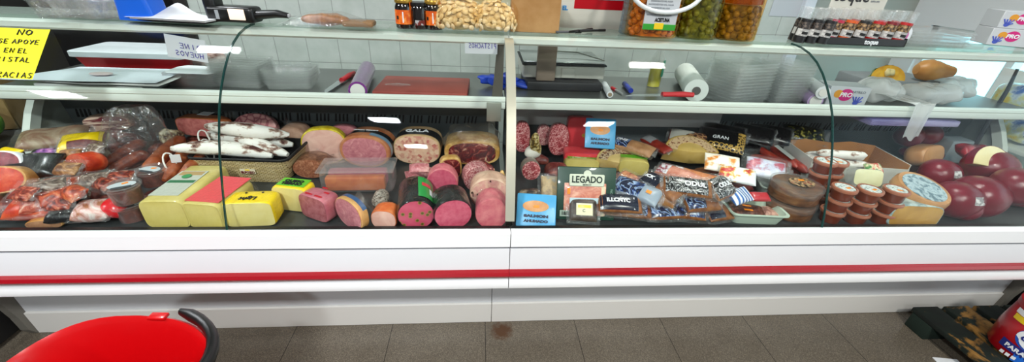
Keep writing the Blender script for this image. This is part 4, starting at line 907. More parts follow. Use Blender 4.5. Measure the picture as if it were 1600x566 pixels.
SP('grey pack behind the lime labelled cheese', 965, 230, ZD+.05, .10, .06, .04, -.9, .3, 4, mat('grey_film_print', '#8d8f92', .3, coat=1, wr=1), (-.3, .3))
SP('brown ham stick pack with orange sticker beside the dark green tray', 962, 308, ZD+.02, .10, .05, .04, -1.1, .3, 5, PRN[1], (.05, .5), ('ILLC', .02, .028, 0), sticker=True, skin=F('brown_stick', (.3, '#6a3422'), (.7, '#a06a4c'), scale=26))
SP('tan-tipped pack poking up between the dark green tray and navy pack', 985, 278, ZD+.05, .08, .05, .045, -1.0, .5, 6, None, skin=F('tan_red_tip', (.35, '#8a3a2a'), (.55, '#c98a60'), scale=40))
SP('navy swirl-printed pack with a grey window, middle of the heap', 1000, 302, ZD+.055, .17, .075, .04, -.75, .45, 7, PRN[0], (-.5, .12), None, sticker=True, skin=mat('grey_blue_window', '#8d9aa8', .35, coat=1, wr=.8))
SP('black pack with white broken lettering low in the heap', 975, 328, ZD+.03, .15, .07, .04, -.1, .5, 8, PRN[1], (-.5, .5), ('ILLCNYC', .02, -.01, .0))
SP('navy glossy pack along the front edge next to the cream label pack', 990, 350, ZD, .20, .075, .05, -.2, .4, 9, PRN[0], (-.5, .5))
SP('navy and clear pack at the front edge under the brown sausage tip', 1062, 352, ZD, .17, .075, .045, .1, .4, 10, PRN[0], (-.5, .35))
SP('brown sausage pack with black lettered top, upright in the heap', 1040, 296, ZD+.07, .16, .075, .045, -1.05, .35, 11, PRN[1], (-.5, .0), ('TICK', .022, -.056, 0), sticker=True)
SP('fat brown sausage end in clear film with printed tip', 1055, 326, ZD+.04, .09, .075, .055, -.7, .35, 12, PRN[2], (-.5, -.05), skin=F('brown_end', (.3, '#7a4218'), (.7, '#b27a3c'), scale=30))
SP('pale pink pack with logo rising under the yellow wedge', 1060, 272, ZD+.10, .15, .06, .04, -.85, .35, 13, mat('white_film_print', '#c9ccd4', .3, stops=[(.45, '#d8dade'), (.55, '#8a3040')], scale=40, coat=1, wr=1), (-.5, -.2), skin=F('pink_sausage', (.3, '#b0604a'), (.7, '#d89a84'), scale=28))
SP('long tan sausage pack with white logo and orange sticker', 1092, 278, ZD+.09, .19, .06, .042, -.62, .35, 14, mat('white_film_print', '#c9ccd4', .3, stops=[(.45, '#d8dade'), (.55, '#8a3040')], scale=40, coat=1, wr=1), (-.5, -.3), sticker=True, skin=F('orange_tan', (.3, '#a8582a'), (.7, '#d48a54'), scale=28))
SP('black and blue lettered pack lying across the heap', 1083, 300, ZD+.09, .16, .07, .04, -.25, .5, 15, PRN[2], (-.5, .5), ('ODUL', .026, .02, .0))
SP('black lettered pack on its side near the white parcels', 1125, 294, ZD+.075, .11, .085, .045, .5, .5, 16, PRN[2], (-.5, .5), ('ODUL', .024, 0, .0))
SP('clear pack with a tan sausage tip, right of the fat brown end', 1108, 330, ZD+.03, .13, .08, .05, .1, .4, 17, NAVY, (-.5, .0))
SP('small tan tipped pack low at the front edge by the pale tray', 1098, 352, ZD, .10, .07, .04, -.2, .4, 18, NAVY, (-.1, .5))
SP('brown meat pack under the pale tray corner', 1128, 340, ZD, .10, .07, .035, .2, .3, 19, NAVYP, (-.5, .1))
for i, (x, y, w_, d_, h_) in enumerate(((1010, 300, .22, .2, .05), (1085, 290, .22, .22, .07), (975, 268, .18, .14, .018), (1050, 232, .22, .12, .05), (1130, 280, .16, .18, .055))):
    pack('vacuum_meat', 'dark sausage pack buried %s' % ('under the navy swirl pack', 'under the black and blue lettered pack', 'under the tan ring label wedge', 'under the large yellow wedge', 'under the white parcels')[i], 'meat', x, y, w_, d_, h_, DMEAT, z=ZD, seed=60+i, amp=.05)
# --- black netted packs at the back
NETY = mat('yellow_black_net', '#8a6a2a', .5, stops=[(.0, '#d8b45a'), (.10, '#a8803a'), (.2, '#1c140e')], kind='edge', scale=70, coat=.5)
t = pack('black_ham_pack', 'black printed ham pack edged with yellow netting', 'packet', 1128, 218, .19, .13, .05, BLACKW, z=ZD+.06, rz=-.5, rx=.5, seed=21, amp=.15)
patch(t, -.09, .09, -.063, -.035, NETY, 'netting'); patch(t, .06, .093, -.05, .05, NETY, 'netting', .0014); ptext(t, 'GRAN', .024, PAPER, -.01, -.005)
t = pack('netted_ham_pack', 'brown netted ham pack with a white label behind yellow wedge', 'packet', 1092, 222, .14, .11, .05, F('net_brown', (.0, '#c9a070'), (.09, '#8a5a3a'), (.25, '#4a2820'), kind='edge', scale=50), z=ZD+.05, rz=-.35, rx=.4, seed=22)
patch(t, .02, .05, -.045, -.01, PAPER)
for i, (x, y, rz) in enumerate(((1115, 196, -.5), (1148, 190, -.55), (1186, 198, -.5), (1216, 188, -.45), (1232, 214, -.35))):
    t = pack('black_vacuum_pack', 'black vacuum pack %s' % ('nearest the pale crumpled pack at the back', 'second at the back above the netted pack', 'in the middle of the back row', 'with golden flecks at the back', 'on the slope beside the white fuet box')[i], 'packet', x, y, .17, .10, .04, BLACKW if i != 3 else mat('gold_fleck_black', '#15140f', .25, stops=[(.5, '#0c0d0c'), (.58, '#5a5a20'), (.64, '#b0a050')], scale=50, coat=1, wr=.9), z=ZD+.09-(.03 if i == 4 else 0), rz=rz, rx=.5, seed=23+i, flange=.01, group='black vacuum packs at the back')
pack('vacuum_meat', 'dark packs filling the back under the black vacuum packs', 'meat', 1170, 232, .40, .16, .09, BLACKW, z=ZD, seed=67, amp=.04)
# --- red sausages
for i, (a, b_, dz) in enumerate((((1178, 228), (1232, 262), .075), ((1196, 224), (1246, 262), .085), ((1216, 236), (1262, 270), .08))):
    A_ = wp(*a, ZD+dz); B_ = wp(*b_, ZD+dz-.012)
    link('red_sausage', 'red cured sausage %s' % ('nearest the netted pack', 'in the middle under the silver label', 'next to the white fuet box')[i], 'sausage', [A_, A_.lerp(B_, .5), B_], .0175, REDS, group='red cured sausages')
pack('sausage_bag', 'clear bag of dark red sausages below the silver label', 'packet', 1200, 256, .14, .09, .045, REDS, z=ZD+.03, rz=-.5, rx=.3, seed=29, flange=.02)
pl = B().box(-.02, .02, -.045, .045, 0, .001).obj('sausage_label', mat('silver_label', '#b9bdb8', .4, coat=.5), None, tuple(wp(1226, 238, ZD+.108)), (.35, .12, .55)); tag(pl, 'silver-grey paper label lying on the red cured sausages', 'label')
pack('vacuum_meat', 'dark red packs under the red cured sausages', 'meat', 1218, 262, .20, .16, .052, DMEAT, z=ZD, seed=68, amp=.03)
# --- white parcels, pale trays
WPAR = mat('white_red_print', '#e8eaec', .4, stops=[(.40, '#c41c20'), (.45, '#e2b04a'), (.5, '#e9ecee')], scale=18, coat=.8, wr=.9)
t = pack('cheese_packet', 'white and orange printed packet below the black and brown netted packs', 'packet', 1128, 254, .13, .09, .03, mat('white_orange_print', '#efe9dc', .4, stops=[(.38, '#e08a2a'), (.46, '#f2e8d4'), (.7, '#f4f2ee')], scale=16, coat=.8, wr=.8), z=ZD+.075, rz=-.4, rx=.45, seed=30, amp=.26, a=2.7)
t = pack('cheese_packet', 'white packet with red print next to the orange printed one', 'packet', 1152, 272, .13, .08, .03, WPAR, z=ZD+.07, rz=-.45, rx=.4, seed=31, amp=.26, a=2.7)
t = pack('cheese_packet', 'frosted lilac-white parcel above the pale trays', 'packet', 1196, 262, .14, .10, .035, mat('frosted_lilac', '#cdd0e0', .35, stops=[(.40, '#b85a6c'), (.47, '#c9cbe0'), (.6, '#e6eaf0')], scale=12, coat=1, wr=1), z=ZD+.06, rz=-.5, rx=.4, seed=32, flange=.02, amp=.26, a=2.7)
t = pack('cheese_packet', 'blue striped white packet over the pale tray', 'packet', 1154, 304, .10, .06, .03, mat('blue_white_stripes', '#dfe6f0', .4, stops=[(.44, '#1f5fae'), (.5, '#e6ecf4')], kind='wave', scale=18, detail=0, coat=1, wr=.8), z=ZD+.06, rz=.4, rx=.5, seed=33, amp=.26, a=2.7)
t = pack('cheese_packet', 'small packet with a red end lying by the pale tray', 'packet', 1186, 306, .07, .04, .025, mat('red_end_print', '#b5202c', .35, coat=1, wr=.8), z=ZD+.055, rz=-.05, rx=.4, seed=34, amp=.26, a=2.7)
def foam_tray(label, px, py, z, w, d, h, rz, m):
    p = onZ(px, py, z); p.y = max(p.y, d/2+.05)
    t = thing('food_tray', label, 'tray', (p.x, p.y, z), rz, group='pale food trays')
    b = B()
    rings = [[(x, y, zz) for x, y in rect(w*s, d*s2, .02)] for s, s2, zz in ((.84, .80, 0), (.96, .95, h*.9), (1.04, 1.05, h*.92), (1.04, 1.05, h), (.95, .94, h), (.82, .78, .006))]
    b.loft(rings, cap0=True, cap1=True).obj('tray_shell', m, t); return t
PALE = mat('pale_green_tray', '#b9c9b8', .35, coat=.4)
ft = foam_tray('pale green tray holding dark slices at the front edge', 1185, 352, ZD, .20, .135, .045, -.08, PALE); fl = ft.location
t = pack('sliced_meat_pack', 'dark brown sliced meat with orange stickers in the pale tray', 'meat', 1172, 338, .115, .07, .022, F('dark_slices', (.35, '#2c120c'), (.5, '#4a2218'), (.65, '#7a4a38'), scale=40, dist=1), z=ZD+.012, rz=.15, seed=35); t.location = (fl.x-.018, fl.y-.005, ZD+.016); t.rotation_euler = (.15, 0, -.25)
for y in (-.012, .012): patch(t, -.018, .012, y-.004, y+.004, TAGO, 'price_sticker', .002)
t = pack('sliced_meat_pack', 'pinkish slices in film at the end of the pale tray', 'meat', 1205, 340, .05, .06, .018, F('pink_tan_slices', (.35, '#7a4a40'), (.6, '#c99a88'), scale=40, dist=1), seed=36); t.location = (fl.x+.062, fl.y-.005, ZD+.014)
ft2 = foam_tray('greyish tray standing deeper behind the pale green tray', 1212, 306, ZD, .16, .12, .055, -.35, mat('grey_green_tray', '#a8b3aa', .35, coat=.4))
pp = ft2.location; t = thing('film_cover', 'sheet of clear film crumpled over the greyish tray', 'film', (pp.x, pp.y, ZD+.058), -.35)
B().grid(lambda u, v: ((u-.5)*.19, (v-.5)*.15, .012+.02*noise.noise(Vector((u*4, v*4, 3)))*1.0), 24, 20).obj('sheet', BAG, t)
# --- round pate cakes in plastic
def pate_round(label, px, py, z, first=None, lid=True):
    p = onZ(px, py, z); p.y = max(p.y, .15)
    t = thing('pate_round', label, 'pate', (p.x, p.y, z), .1, group='brown pate rounds'); r, h = .083, .052
    B().lathe([(0, 0), (r*.97, 0), (r, .006), (r, h-.006), (r*.96, h), (0, h)], 36).obj('cake', F('pate_brown', (.3, '#3c1f0c'), (.55, '#6b3f1c'), (.75, '#8f6234'), scale=26, stretch=(1, 1, 3), wr=.6), t)
    B().lathe([(r*1.0, h*.6), (r*1.05, h*.75), (r*1.06, h+.004), (r*.9, h+.008), (0, h+.005)], 36).obj('film_lid', TIN, t)
    if lid:
        B().lathe([(0, 0), (r*.55, 0), (r*.55, .0012), (0, .0012)], 28, sy=.8).obj('label', mat('dark_ring_label', '#c2a280', .5, stops=[(.44, '#26140c'), (.52, '#c2a67c'), (.6, '#7a2a1c')], scale=60), t, (.012, -.004, h+.0085))
        plate(t, .022, .012, .001, TAGO, 'price_sticker', (.02, .004, h+.0105), (-PI/2, 0, -.2))
    return t
p1 = pate_round('lower brown pate round, under the labelled one', 1250, 348, ZD, lid=False); L_ = p1.location
p2 = pate_round('upper brown pate round with ring label and orange sticker', 1250, 348, ZD+.064); p2.location = (L_.x+.004, L_.y+.006, ZD+.062)
# --- terracotta paprika tubs
def spice_tub(label, x, y, z, first):
    if first: return dup(first, (x, y, z), rnd.uniform(-.6, .6), label)
    r, h = .036, .040
    t = thing('paprika_tub', label, 'tub', (x, y, z), .2, group='terracotta tubs')
    B().lathe([(0, 0), (r*.82, 0), (r*.86, .003), (r*.98, h), (0, h)], 30).obj('tub', TERRA, t)
    B().lathe([(r*.98, h-.005), (r*1.1, h-.005), (r*1.12, h+.001), (r*1.08, h+.005), (r*.92, h+.006), (r*.90, h+.003), (0, h+.003)], 30).obj('rim', mat('pale_terracotta_rim', '#a8664c', .35, coat=.5), t)
    B().lathe([(0, 0), (r*.86, 0), (r*.86, .0008), (0, .0008)], 26).obj('label', mat('pale_lid_label', '#c9d0cc', .5, stops=[(.5, '#d6dad6'), (.56, '#8a9a98')], scale=90), t, (0, 0, h+.0035))
    plate(t, .018, .010, .0008, TAGO, 'price_sticker', (.008, -.012, h+.0046), (-PI/2, 0, .2))
    return t
first = None
NTH = ('bottom', 'middle', 'top')
for (px_, nm, n_, dy) in ((1300, 'column beside the pate rounds', 3, .012), (1338, 'middle column of the front row', 3, 0), (1377, 'column next to the film-wrapped cheese', 3, 0)):
    p = onZ(px_, 352, ZD); yy = max(p.y, .08)+dy; xx = p.x + (yy-p.y)*.4
    for i in range(n_):
        o = spice_tub('terracotta tub with pale lid, %s of the %s' % (NTH[i], nm), xx+rnd.uniform(-.003, .003), yy+rnd.uniform(-.003, .003), ZD+i*.0475, first); first = first or o
for (px_, py_, n_, nm) in ((1290, 330, 4, 'rear column against the white fuet box'), (1268, 326, 4, 'rear column behind the pate rounds')):
    p = onZ(px_, py_, ZD); yy = .205
    for i in range(n_):
        spice_tub('terracotta tub, %s of the %s' % (('lowest', 'second', 'third', 'uppermost')[i], nm), p.x+(.008 if n_ else 0), yy+rnd.uniform(-.002, .002), ZD+i*.0475, first)
# --- white box of fuets
pbx = onZ(1335, 300, ZD)
t = thing('cardboard_box', 'white open cardboard box with brown inside holding dried sausages', 'box', (pbx.x+.01, .42, ZD), -.12)
w_, d_, h_ = .40, .20, .125
CARDW = mat('white_card', '#c9c9c0', .7, stops=[(.3, '#bfc0b6'), (.7, '#d2d2ca')], scale=8); CARDB = mat('brown_card', '#a06a3c', .8, stops=[(.3, '#94602f'), (.7, '#b27a48')], scale=10)
B().box(-w_/2, w_/2, -d_/2, -d_/2+.003, 0, h_*.84).box(-w_/2, -w_/2+.003, -d_/2+.003, d_/2, 0, h_).box(w_/2-.003, w_/2, -d_/2+.003, d_/2, 0, h_).box(-w_/2, w_/2, -d_/2, d_/2, 0, .003).obj('outer_walls', CARDW, t, smooth=False)
B().prism([(-w_/2+.003, .003), (w_/2-.003, .003), (w_/2-.003, h_*1.02), (w_*.2, h_*1.12), (0, h_*1.03), (-w_*.3, h_*1.12), (-w_/2+.003, h_*1.02)], d_/2-.004, d_/2-.001, 'y').obj('back_wall', CARDB, t, smooth=False)
B().box(w_/2-.0045, w_/2-.003, -d_/2+.004, d_/2-.005, .003, h_*.99).box(-w_/2+.003, -w_/2+.0045, -d_/2+.004, d_/2-.005, .003, h_*.99).box(-w_/2+.005, w_/2-.005, -d_/2+.0031, -d_/2+.0045, .004, h_*.82).obj('inner_lining', CARDB, t, smooth=False)
B().box(-.0006, 0, -.05, -.01, .03, .085).box(-.0006, 0, .0, .03, .03, .06).obj('printed_panel', mat('grey_print', '#8a8f8e', .6, stops=[(.45, '#77807e'), (.55, '#b5b9b4')], scale=60), t, (-w_/2, 0, 0), smooth=False)
for i, (y, dz, x0, x1) in enumerate(((-.045, .085, -.15, .10), (.0, .088, -.165, .06), (.04, .086, -.13, .12), (-.02, .125, -.14, .07))):
    pts = [Vector((pbx.x+.01+x0+(x1-x0)*s, .42+y-.10*(x0+(x1-x0)*s)+.01*math.sin(3*s+i), ZD+dz-.03*0+.0)) for s in (0, .33, .66, 1)]
    link('fuet_sausage', 'mould-white fuet in the cardboard box, %s' % ('nearest the front wall', 'in the middle', 'by the brown back wall', 'lying on top')[i], 'sausage', pts, .0185, FUET, group='fuets in the cardboard box')
for i in range(2):
    pts = [Vector((pbx.x-.13+.26*s, .40+.05*i, ZD+.04)) for s in (0, .5, 1)]
    link('fuet_sausage', 'fuet at the bottom of the cardboard box, %s' % ('front one', 'rear one')[i], 'sausage', pts, .024, FUET, group='fuets in the cardboard box')
# --- cheeses at the end
def cheese_wheel(name, label, px, py, z, r, h, skin, top, lean=0, rz=0, facem=None, rl=.8):
    p = onZ(px, py, z); t = thing(name, label, 'cheese', (p.x, max(p.y, r+.04), z+math.sin(lean)*r), rz, rx=lean)
    B().lathe([(0, 0), (r*.94, 0), (r, h*.2), (r*1.01, h*.5), (r, h*.8), (r*.94, h), (0, h)], 40).obj('wheel', skin, t)
    if top: B().lathe([(0, 0), (r*rl, 0), (r*rl, .0012), (0, .0012)], 36).obj('label', top, t, (0, 0, h))
    return t
cheese_wheel('whole_cheese', 'brown-rinded cheese wheel with a silver grey label', 1424, 318, ZD+.052, .088, .05, F('orange_rind', (.3, '#a8703c'), (.7, '#cf9a66'), scale=18), mat('silver_print', '#9fb4bc', .4, stops=[(.42, '#5a7480'), (.52, '#b5c6cc'), (.62, '#8fa4ae')], scale=40, coat=.5), .30, .1)
lump('vacuum_cheese', 'wrapped cheese the silver labelled wheel leans on', 'cheese', 1428, 322, .08, .05, .025, F('wrapped_tan', (.3, '#8a6234'), (.7, '#b98a54'), scale=18), z=ZD, seed=71, amp=.004)
t = loaf('wrapped_cheese', 'half cheese in silver film at the front edge under the wheel', 'cheese', (1421, 357), 80, 38, L=.09, n=4, skin=mat('bluish_film', '#9fb8b8', .3, stops=[(.4, '#6f8f94'), (.55, '#b9d0d0')], scale=22, coat=1, wr=1), face=F('ochre_paste', (.3, '#a8782f'), (.7, '#cfa04c'), scale=16), yaw=-.1)
wheel_wedge('cheese_wedge', 'yellow cheese wedge lying at the front edge near the edam', 1500, 350, ZD+.004, .115, .055, .2, PI-.35, F('yellow_rind', (.3, '#d09a2c'), (.7, '#e8bc4c'), scale=14), F('deep_yellow', (.3, '#dcb23e'), (.7, '#eecb6c'), scale=12), -.25, .3, mat('pale_label', '#dcd9cc', .5)).location.y = .10
t = loaf('cheese_slice', 'pale cheese wedge in clear film behind the terracotta tubs', 'cheese', (1350, 300), 44, 26, L=.06, n=5, z=ZD+.06, skin=MILKY, face=F('pale_wedge', (.3, '#d2cfa0'), (.7, '#e4e0b8'), scale=12), yaw=-.2, lean=.4)
lump('vacuum_cheese', 'clear pack under the pale film-wrapped wedge', 'cheese', 1348, 306, .06, .04, .03, CREAMW, z=ZD, seed=72, amp=.004)
pack('snack_packet', 'small green and red picture packet leaning on the fuet box', 'packet', 1362, 262, .075, .05, .025, mat('green_red_picture', '#7fae3a', .4, stops=[(.4, '#2f7a2a'), (.48, '#e6d9b0'), (.56, '#d0382a')], scale=30, coat=.8, wr=.6), z=ZD+.085, rz=.1, rx=.7, seed=40)
# --- edam balls
def edam(label, px, py, z, r, first=None, lab=True, rz=0, sq=.9):
    p = onZ(px, py, z+r*.9); e = r
    t = thing('edam_ball', label, 'cheese', (p.x, min(max(p.y, r+.05), .72-r), z), rz, group='red waxed edam cheeses')
    B().blob(r, r, r*sq, .92, 1, .004, 14, 3, ctr=(0, 0, r*sq)).obj('ball', REDW, t)
    if lab:
        def P(u, v):
            a = -PI/2-.28+.56*u; b = .25+.45*v
            return (r*1.01*math.cos(b)*math.cos(a), r*1.01*math.cos(b)*math.sin(a), r*sq+r*sq*1.01*math.sin(b))
        B().grid(P, 9, 7).obj('label', mat('grey_print_label', '#b9b5b2', .5, stops=[(.45, '#8a8788'), (.55, '#d0cdca')], scale=70), t)
    return t
edam('red edam ball with grey label in the middle of the red group', 1495, 312, ZD, .075)
edam('large glossy red edam at the front end corner', 1578, 330, ZD, .085, lab=False, rz=.4)
edam('red edam with label tucked behind the middle one', 1468, 272, ZD+.03, .068)
edam('red edam resting behind the pale half wedge', 1545, 262, ZD+.05, .085, lab=False)
edam('red edam at the very end beside the shop packs', 1600, 296, ZD+.06, .075, lab=False)
edam('dark red edam low at the front between the middle ball and the end corner', 1545, 344, ZD, .05, lab=False)
edam('red edam far back under the work shelf, by the fuet box', 1420, 212, ZD+.06, .06, lab=False)
edam('red edam far back under the purple tray', 1440, 206, ZD+.07, .055, lab=False)
for i, (x, y, sx, sy, sz) in enumerate(((1540, 282, .12, .09, .024), (1470, 290, .07, .06, .0145), (1590, 308, .08, .06, .029), (1428, 232, .12, .06, .03))):
    lump('vacuum_cheese', 'dark red wax piece %s' % ('under the rear edam', 'under the tucked labelled edam', 'under the edam at the very end', 'under the far back edam pair')[i], 'cheese', x, y, sx, sy, sz, REDW, z=ZD, seed=75+i, amp=.003)
t = wheel_wedge('cheese_wedge', 'pale yellow half-moon cheese wedge resting on the red edam', 1537, 262, ZD+.135, .085, .03, .0, PI, REDW, F('pale_half', (.3, '#dcc98a'), (.7, '#eedfae'), scale=12), PI-.35, 0); t.rotation_euler = (1.0, .12, -.1)
t = loaf('orange_cheese', 'orange rinded cheese piece leaning by the edam and fuet box', 'cheese', (1452, 268), 58, 32, L=.08, n=2.6, z=ZD+.06, skin=F('orange_rind', (.3, '#a8703c'), (.7, '#cf9a66'), scale=18), face=F('orange_cut', (.3, '#c98a4a'), (.7, '#e0a868'), scale=14), yaw=.3, lean=.3)
lump('vacuum_cheese', 'amber waxed cheese under the orange rinded piece', 'cheese', 1448, 280, .06, .05, .03, F('amber_wax', (.3, '#b5701c'), (.7, '#dca03a'), scale=14), z=ZD, seed=79, amp=.004)
t = pack('sausage_bag', 'red wrinkled bag of dried peppers by the edam', 'packet', 1520, 236, .12, .08, .05, mat('red_wrinkled', '#a81628', .3, stops=[(.4, '#6a0a18'), (.6, '#c82a38')], scale=30, coat=1, wr=1), z=ZD+.09, rz=-.2, rx=.4, seed=41, amp=.3)
pk = plate(thing('price_label', 'grey printed label card stuck in front of the red edam', 'label', tuple(onZ(1568, 276, ZD+.12))), .055, .03, .001, mat('grey_print_label', '#b9b5b2', .5), 'card', (0, -.0, 0), (-.4, .2, -.2))
# ================================================================== on the glass top shelf
def tp(px, py, z=ZT): return onZ(px, py, z)
def jar_of(name, label, cat, px, py, r, h, parts, group=None, z=ZT, rz=0, sq=2.0, sy=1):
    p = onZ(px, py, z); t = thing(name, label, cat, (p.x, max(p.y, .43+r), z), rz, group=group)
    for nm, prof, m in parts: B().lathe([(a*r, b*h) for a, b in prof], 30, sq=sq, sy=sy).obj(nm, m, t)
    return t
# clear punnets
def tray_ring(w, d, r, z): return [(x, y, z) for x, y in rect(w, d, r)]
def punnet(name, label, x, y, z, w, d, h, rz=0, m=TRAY, group=None, lid=True, n=1):
    t = thing(name, label, 'container', (x, y, z), rz, group=group)
    b = B(); b.loft([tray_ring(w*.84, d*.84, .012, 0), tray_ring(w*.97, d*.97, .016, h), tray_ring(w, d, .016, h), tray_ring(w, d, .016, h+.003), tray_ring(w*.94, d*.94, .014, h+.003), tray_ring(w*.82, d*.82, .012, .002)])
    b.obj('shell', m, t)
    if lid: B().loft([tray_ring(w, d, .016, h+.004), tray_ring(w*.9, d*.9, .012, h+.014), tray_ring(w*.88, d*.88, .012, h+.0145)], cap0=False).obj('lid', m, t)
    return t
for i, (px, py, w_, d_, h_, rz) in enumerate(((78, 30, .15, .11, .05, .5), (112, 30, .16, .12, .06, -.2), (150, 32, .13, .11, .05, .2), (116, 30, .15, .11, .05, .3))):
    p = tp(px, py); punnet('clear_punnet', 'clear plastic punnet %s' % ('at the open end of the shelf, tilted outward', 'in the middle of the punnet group', 'next to the blue bin', 'lying on top of the other punnets')[i], p.x, p.y+.07, ZT+(.076 if i == 3 else 0), w_, d_, h_, rz, m=PUN, group='clear punnets on the top shelf')
# blue bin
p = tp(212, 33); t = thing('plastic_bin', 'bright blue tapered bin standing beside the white papers', 'bin', (p.x, p.y+.045, ZT), -.1)
bl = mat('bright_blue', '#1262d8', .35, coat=.3, wr=.3)
B().loft([tray_ring(.118, .075, .01, 0), tray_ring(.112, .075, .012, .03), tray_ring(.088, .09, .015, .14), tray_ring(.082, .083, .012, .14), tray_ring(.105, .068, .01, .006)]).obj('shell', bl, t)
# papers and card terminal
p = tp(262, 36); t = thing('paper_stack', 'stack of white papers on a black folder on the top shelf', 'paper', (p.x, p.y+.06, ZT), -.12)
B().box(-.13, .12, -.05, .06, 0, .006, .002).obj('folder', BLACK, t)
B().grid(lambda u, v: ((u-.5)*.26, (v-.5)*.12, .012+.035*math.exp(-((u-.35)/.16)**2)*v), 24, 8).obj('top_sheet', PAPER, t)
B().box(-.12, .125, -.052, .055, .0062, .011).obj('sheets', PAPER, t, smooth=False)
p = tp(385, 38); t = thing('card_terminal', 'black handheld card terminal with a lit pale screen', 'terminal', (p.x, p.y+.03, ZT), -.08)
B().box(-.125, .03, -.03, .035, .002, .052, .012, 3).obj('body', BLACK, t)
B().box(-.13, -.09, -.026, .03, .01, .085, .012, 3).obj('paper_bay', BLACK, t)
B().tube([(.02, 0, .026), (.06, 0, .03), (.10, -.005, .034), (.135, -.008, .03)], [.022, .02, .018, .012], 14, flat=.7).obj('handle', BLACK, t)
B().box(-.047, .005, -.0325, -.029, .012, .045, .002).obj('screen', mat('lit_screen', '#f6e2cc', .3, emit='#ffe3cc', estr=.7), t)
B().box(.115, .14, -.012, .004, .024, .036, .003).obj('handle_tip', mat('grey_tip', '#b5b8ba', .3), t)
plate(t, .012, .028, .001, mat('grey_badge', '#9aa0a4', .4), 'badge', (-.085, -.031, .012))
# bag with a brown fillet
p = tp(515, 45); t = thing('bread_bag', 'brown breaded fillet in a flat clear bag on the shelf', 'food', (p.x, p.y+.06, ZT), .03)
B().blob(.075, .035, .018, .8, .9, .01, 30, 5, ctr=(-.03, 0, .022)).obj('fillet', F('breaded_brown', (.3, '#7c4a1c'), (.6, '#a96f34'), scale=60), t)
B().box(.03, .13, -.03, .04, .003, .02, .006).obj('brown_paper', mat('brown_pack_paper', '#8d6a44', .6), t)
B().grid(lambda u, v: ((u-.5)*.36, (v-.5)*.12, .004+.045*max(0, 1-((u-.45)*2.4)**2)*(1-(2*v-1)**2)+.004*noise.noise(Vector((u*9, v*6, 1)))), 26, 12).obj('bag_film', BAG, t)
# three jars
GOLD = mat('gold_lid', '#b8923c', .3, metal=.7); DARKJ = mat('dark_jar', '#120b0a', .1, coat=1)
def label_ring(t, r, z0, z1, a0, a1, m, name='label'):
    return B().grid(lambda u, v: (r*math.cos(a0+(a1-a0)*u), r*math.sin(a0+(a1-a0)*u), z0+(z1-z0)*v), 16, 2).obj(name, m, t)
ORL = mat('orange_jar_label', '#e8650c', .4, stops=[(.42, '#d8530a'), (.55, '#f0761a'), (.68, '#f6a85a')], scale=50)
def jam(label, px, py, first=None):
    r, h = .031, .095
    t = jar_of('paste_jar', label, 'jar', px, py, r, h, (('glass', [(0, 0), (.9, 0), (1, .05), (1, .72), (.88, .83), (.84, .86), (0, .86)], DARKJ), ('lid', [(0, .86), (.95, .86), (.97, .89), (.97, .97), (.92, 1), (0, 1)], GOLD)), group='orange labelled jars')
    label_ring(t, r*1.015, h*.16, h*.64, -PI*.95, -.05, ORL); label_ring(t, r*1.02, h*.5, h*.9, -PI*.25, -PI*.12, ORL, 'seal_strip'); label_ring(t, r*1.025, h*.32, h*.44, -PI*.75, -PI*.66, INK, 'label_mark'); label_ring(t, r*1.025, h*.22, h*.58, -PI*.52, -PI*.48, PAPER, 'label_text')
    return t
jam('gold-lidded jar with orange label, farther from the bean bags', 632, 45); j2 = jam('gold-lidded jar with orange label, touching the bean bag', 677, 48)
t = jar_of('paste_jar', 'all black jar with black lid between two orange labelled jars', 'jar', 655, 46, .030, .085, (('glass', [(0, 0), (.9, 0), (1, .05), (1, .8), (.9, .88), (0, .88)], DARKJ), ('lid', [(0, .88), (1.04, .88), (1.05, 1), (0, 1)], BLACK)))
label_ring(t, .0306, .014, .03, -PI*.62, -PI*.25, mat('grey_red_mark', '#8a8a8a', .5, stops=[(.45, '#b5b5b5'), (.5, '#6a1a10')], scale=80))
# bags of broad beans
BEAN = mat('cream_bean', '#dcc294', .5, stops=[(.3, '#c9a56c'), (.5, '#e2cb9c'), (.7, '#f2e6c8')], scale=45)
def bean_bag(label, px, py, z, sx, sz, rz, seed):
    p = onZ(px, py, z)
    if z > ZT+.01: p = onY(px, py, .515)
    t = thing('bean_bag', label, 'bag', (p.x, p.y+.055, z), rz, group='bags of dried broad beans')
    rn = random.Random(seed); b = B(); pos = []
    def surf(u, a):                       # a = 0 front bottom .. pi back
        H = sz*(1-abs(u)**2.6)**.7; D = .040*(1-abs(u)**4)
        return Vector((u*sx, -math.cos(a)*D, sz*.06+H*.88*math.sin(a)**.8))
    for i in range(2600):
        u, a = rn.uniform(-.93, .93), rn.uniform(.04, PI-.5)
        p0 = surf(u, a)
        if any((p0-o).length < .0150 for o in pos): continue
        pos.append(p0); n = (p0-Vector((u*sx*.5, 0, sz*.3))).normalized()
        q = n.to_track_quat('Z', 'Y').to_matrix().to_4x4()
        m = Matrix.Translation(p0) @ q @ Matrix.Rotation(rn.uniform(0, 6), 4, 'Z') @ Matrix.Rotation(rn.uniform(-.5, .5), 4, 'X')
        b.blob(.0128, .0092, .0050, 1, 1, 0, nu=9, nv=6, mtx=m)
        if len(pos) > 260: break
    core = b.blob(sx*.86, .032, sz*.42, .9, .9, .004, 20, seed, ctr=(0, 0, sz*.44))
    b.obj('beans', BEAN, t, kind='stuff')
    B().blob(sx*1.03, .054, sz*.53, .8, .85, .004, 26, seed, nu=36, nv=18, ctr=(0, 0, sz*.53+.002)).obj('bag_film', film('bean_bag_film', refl=.05, wr=1, wscale=50, tint='#fff8e8'), t)
    return t
bean_bag('clear bag of broad beans beside the orange jar, lower one', 716, 51, ZT, .092, .115, 0, 1)
bean_bag('clear bag of broad beans against the cardboard box, lower one', 771, 53, ZT, .085, .105, 0, 2)
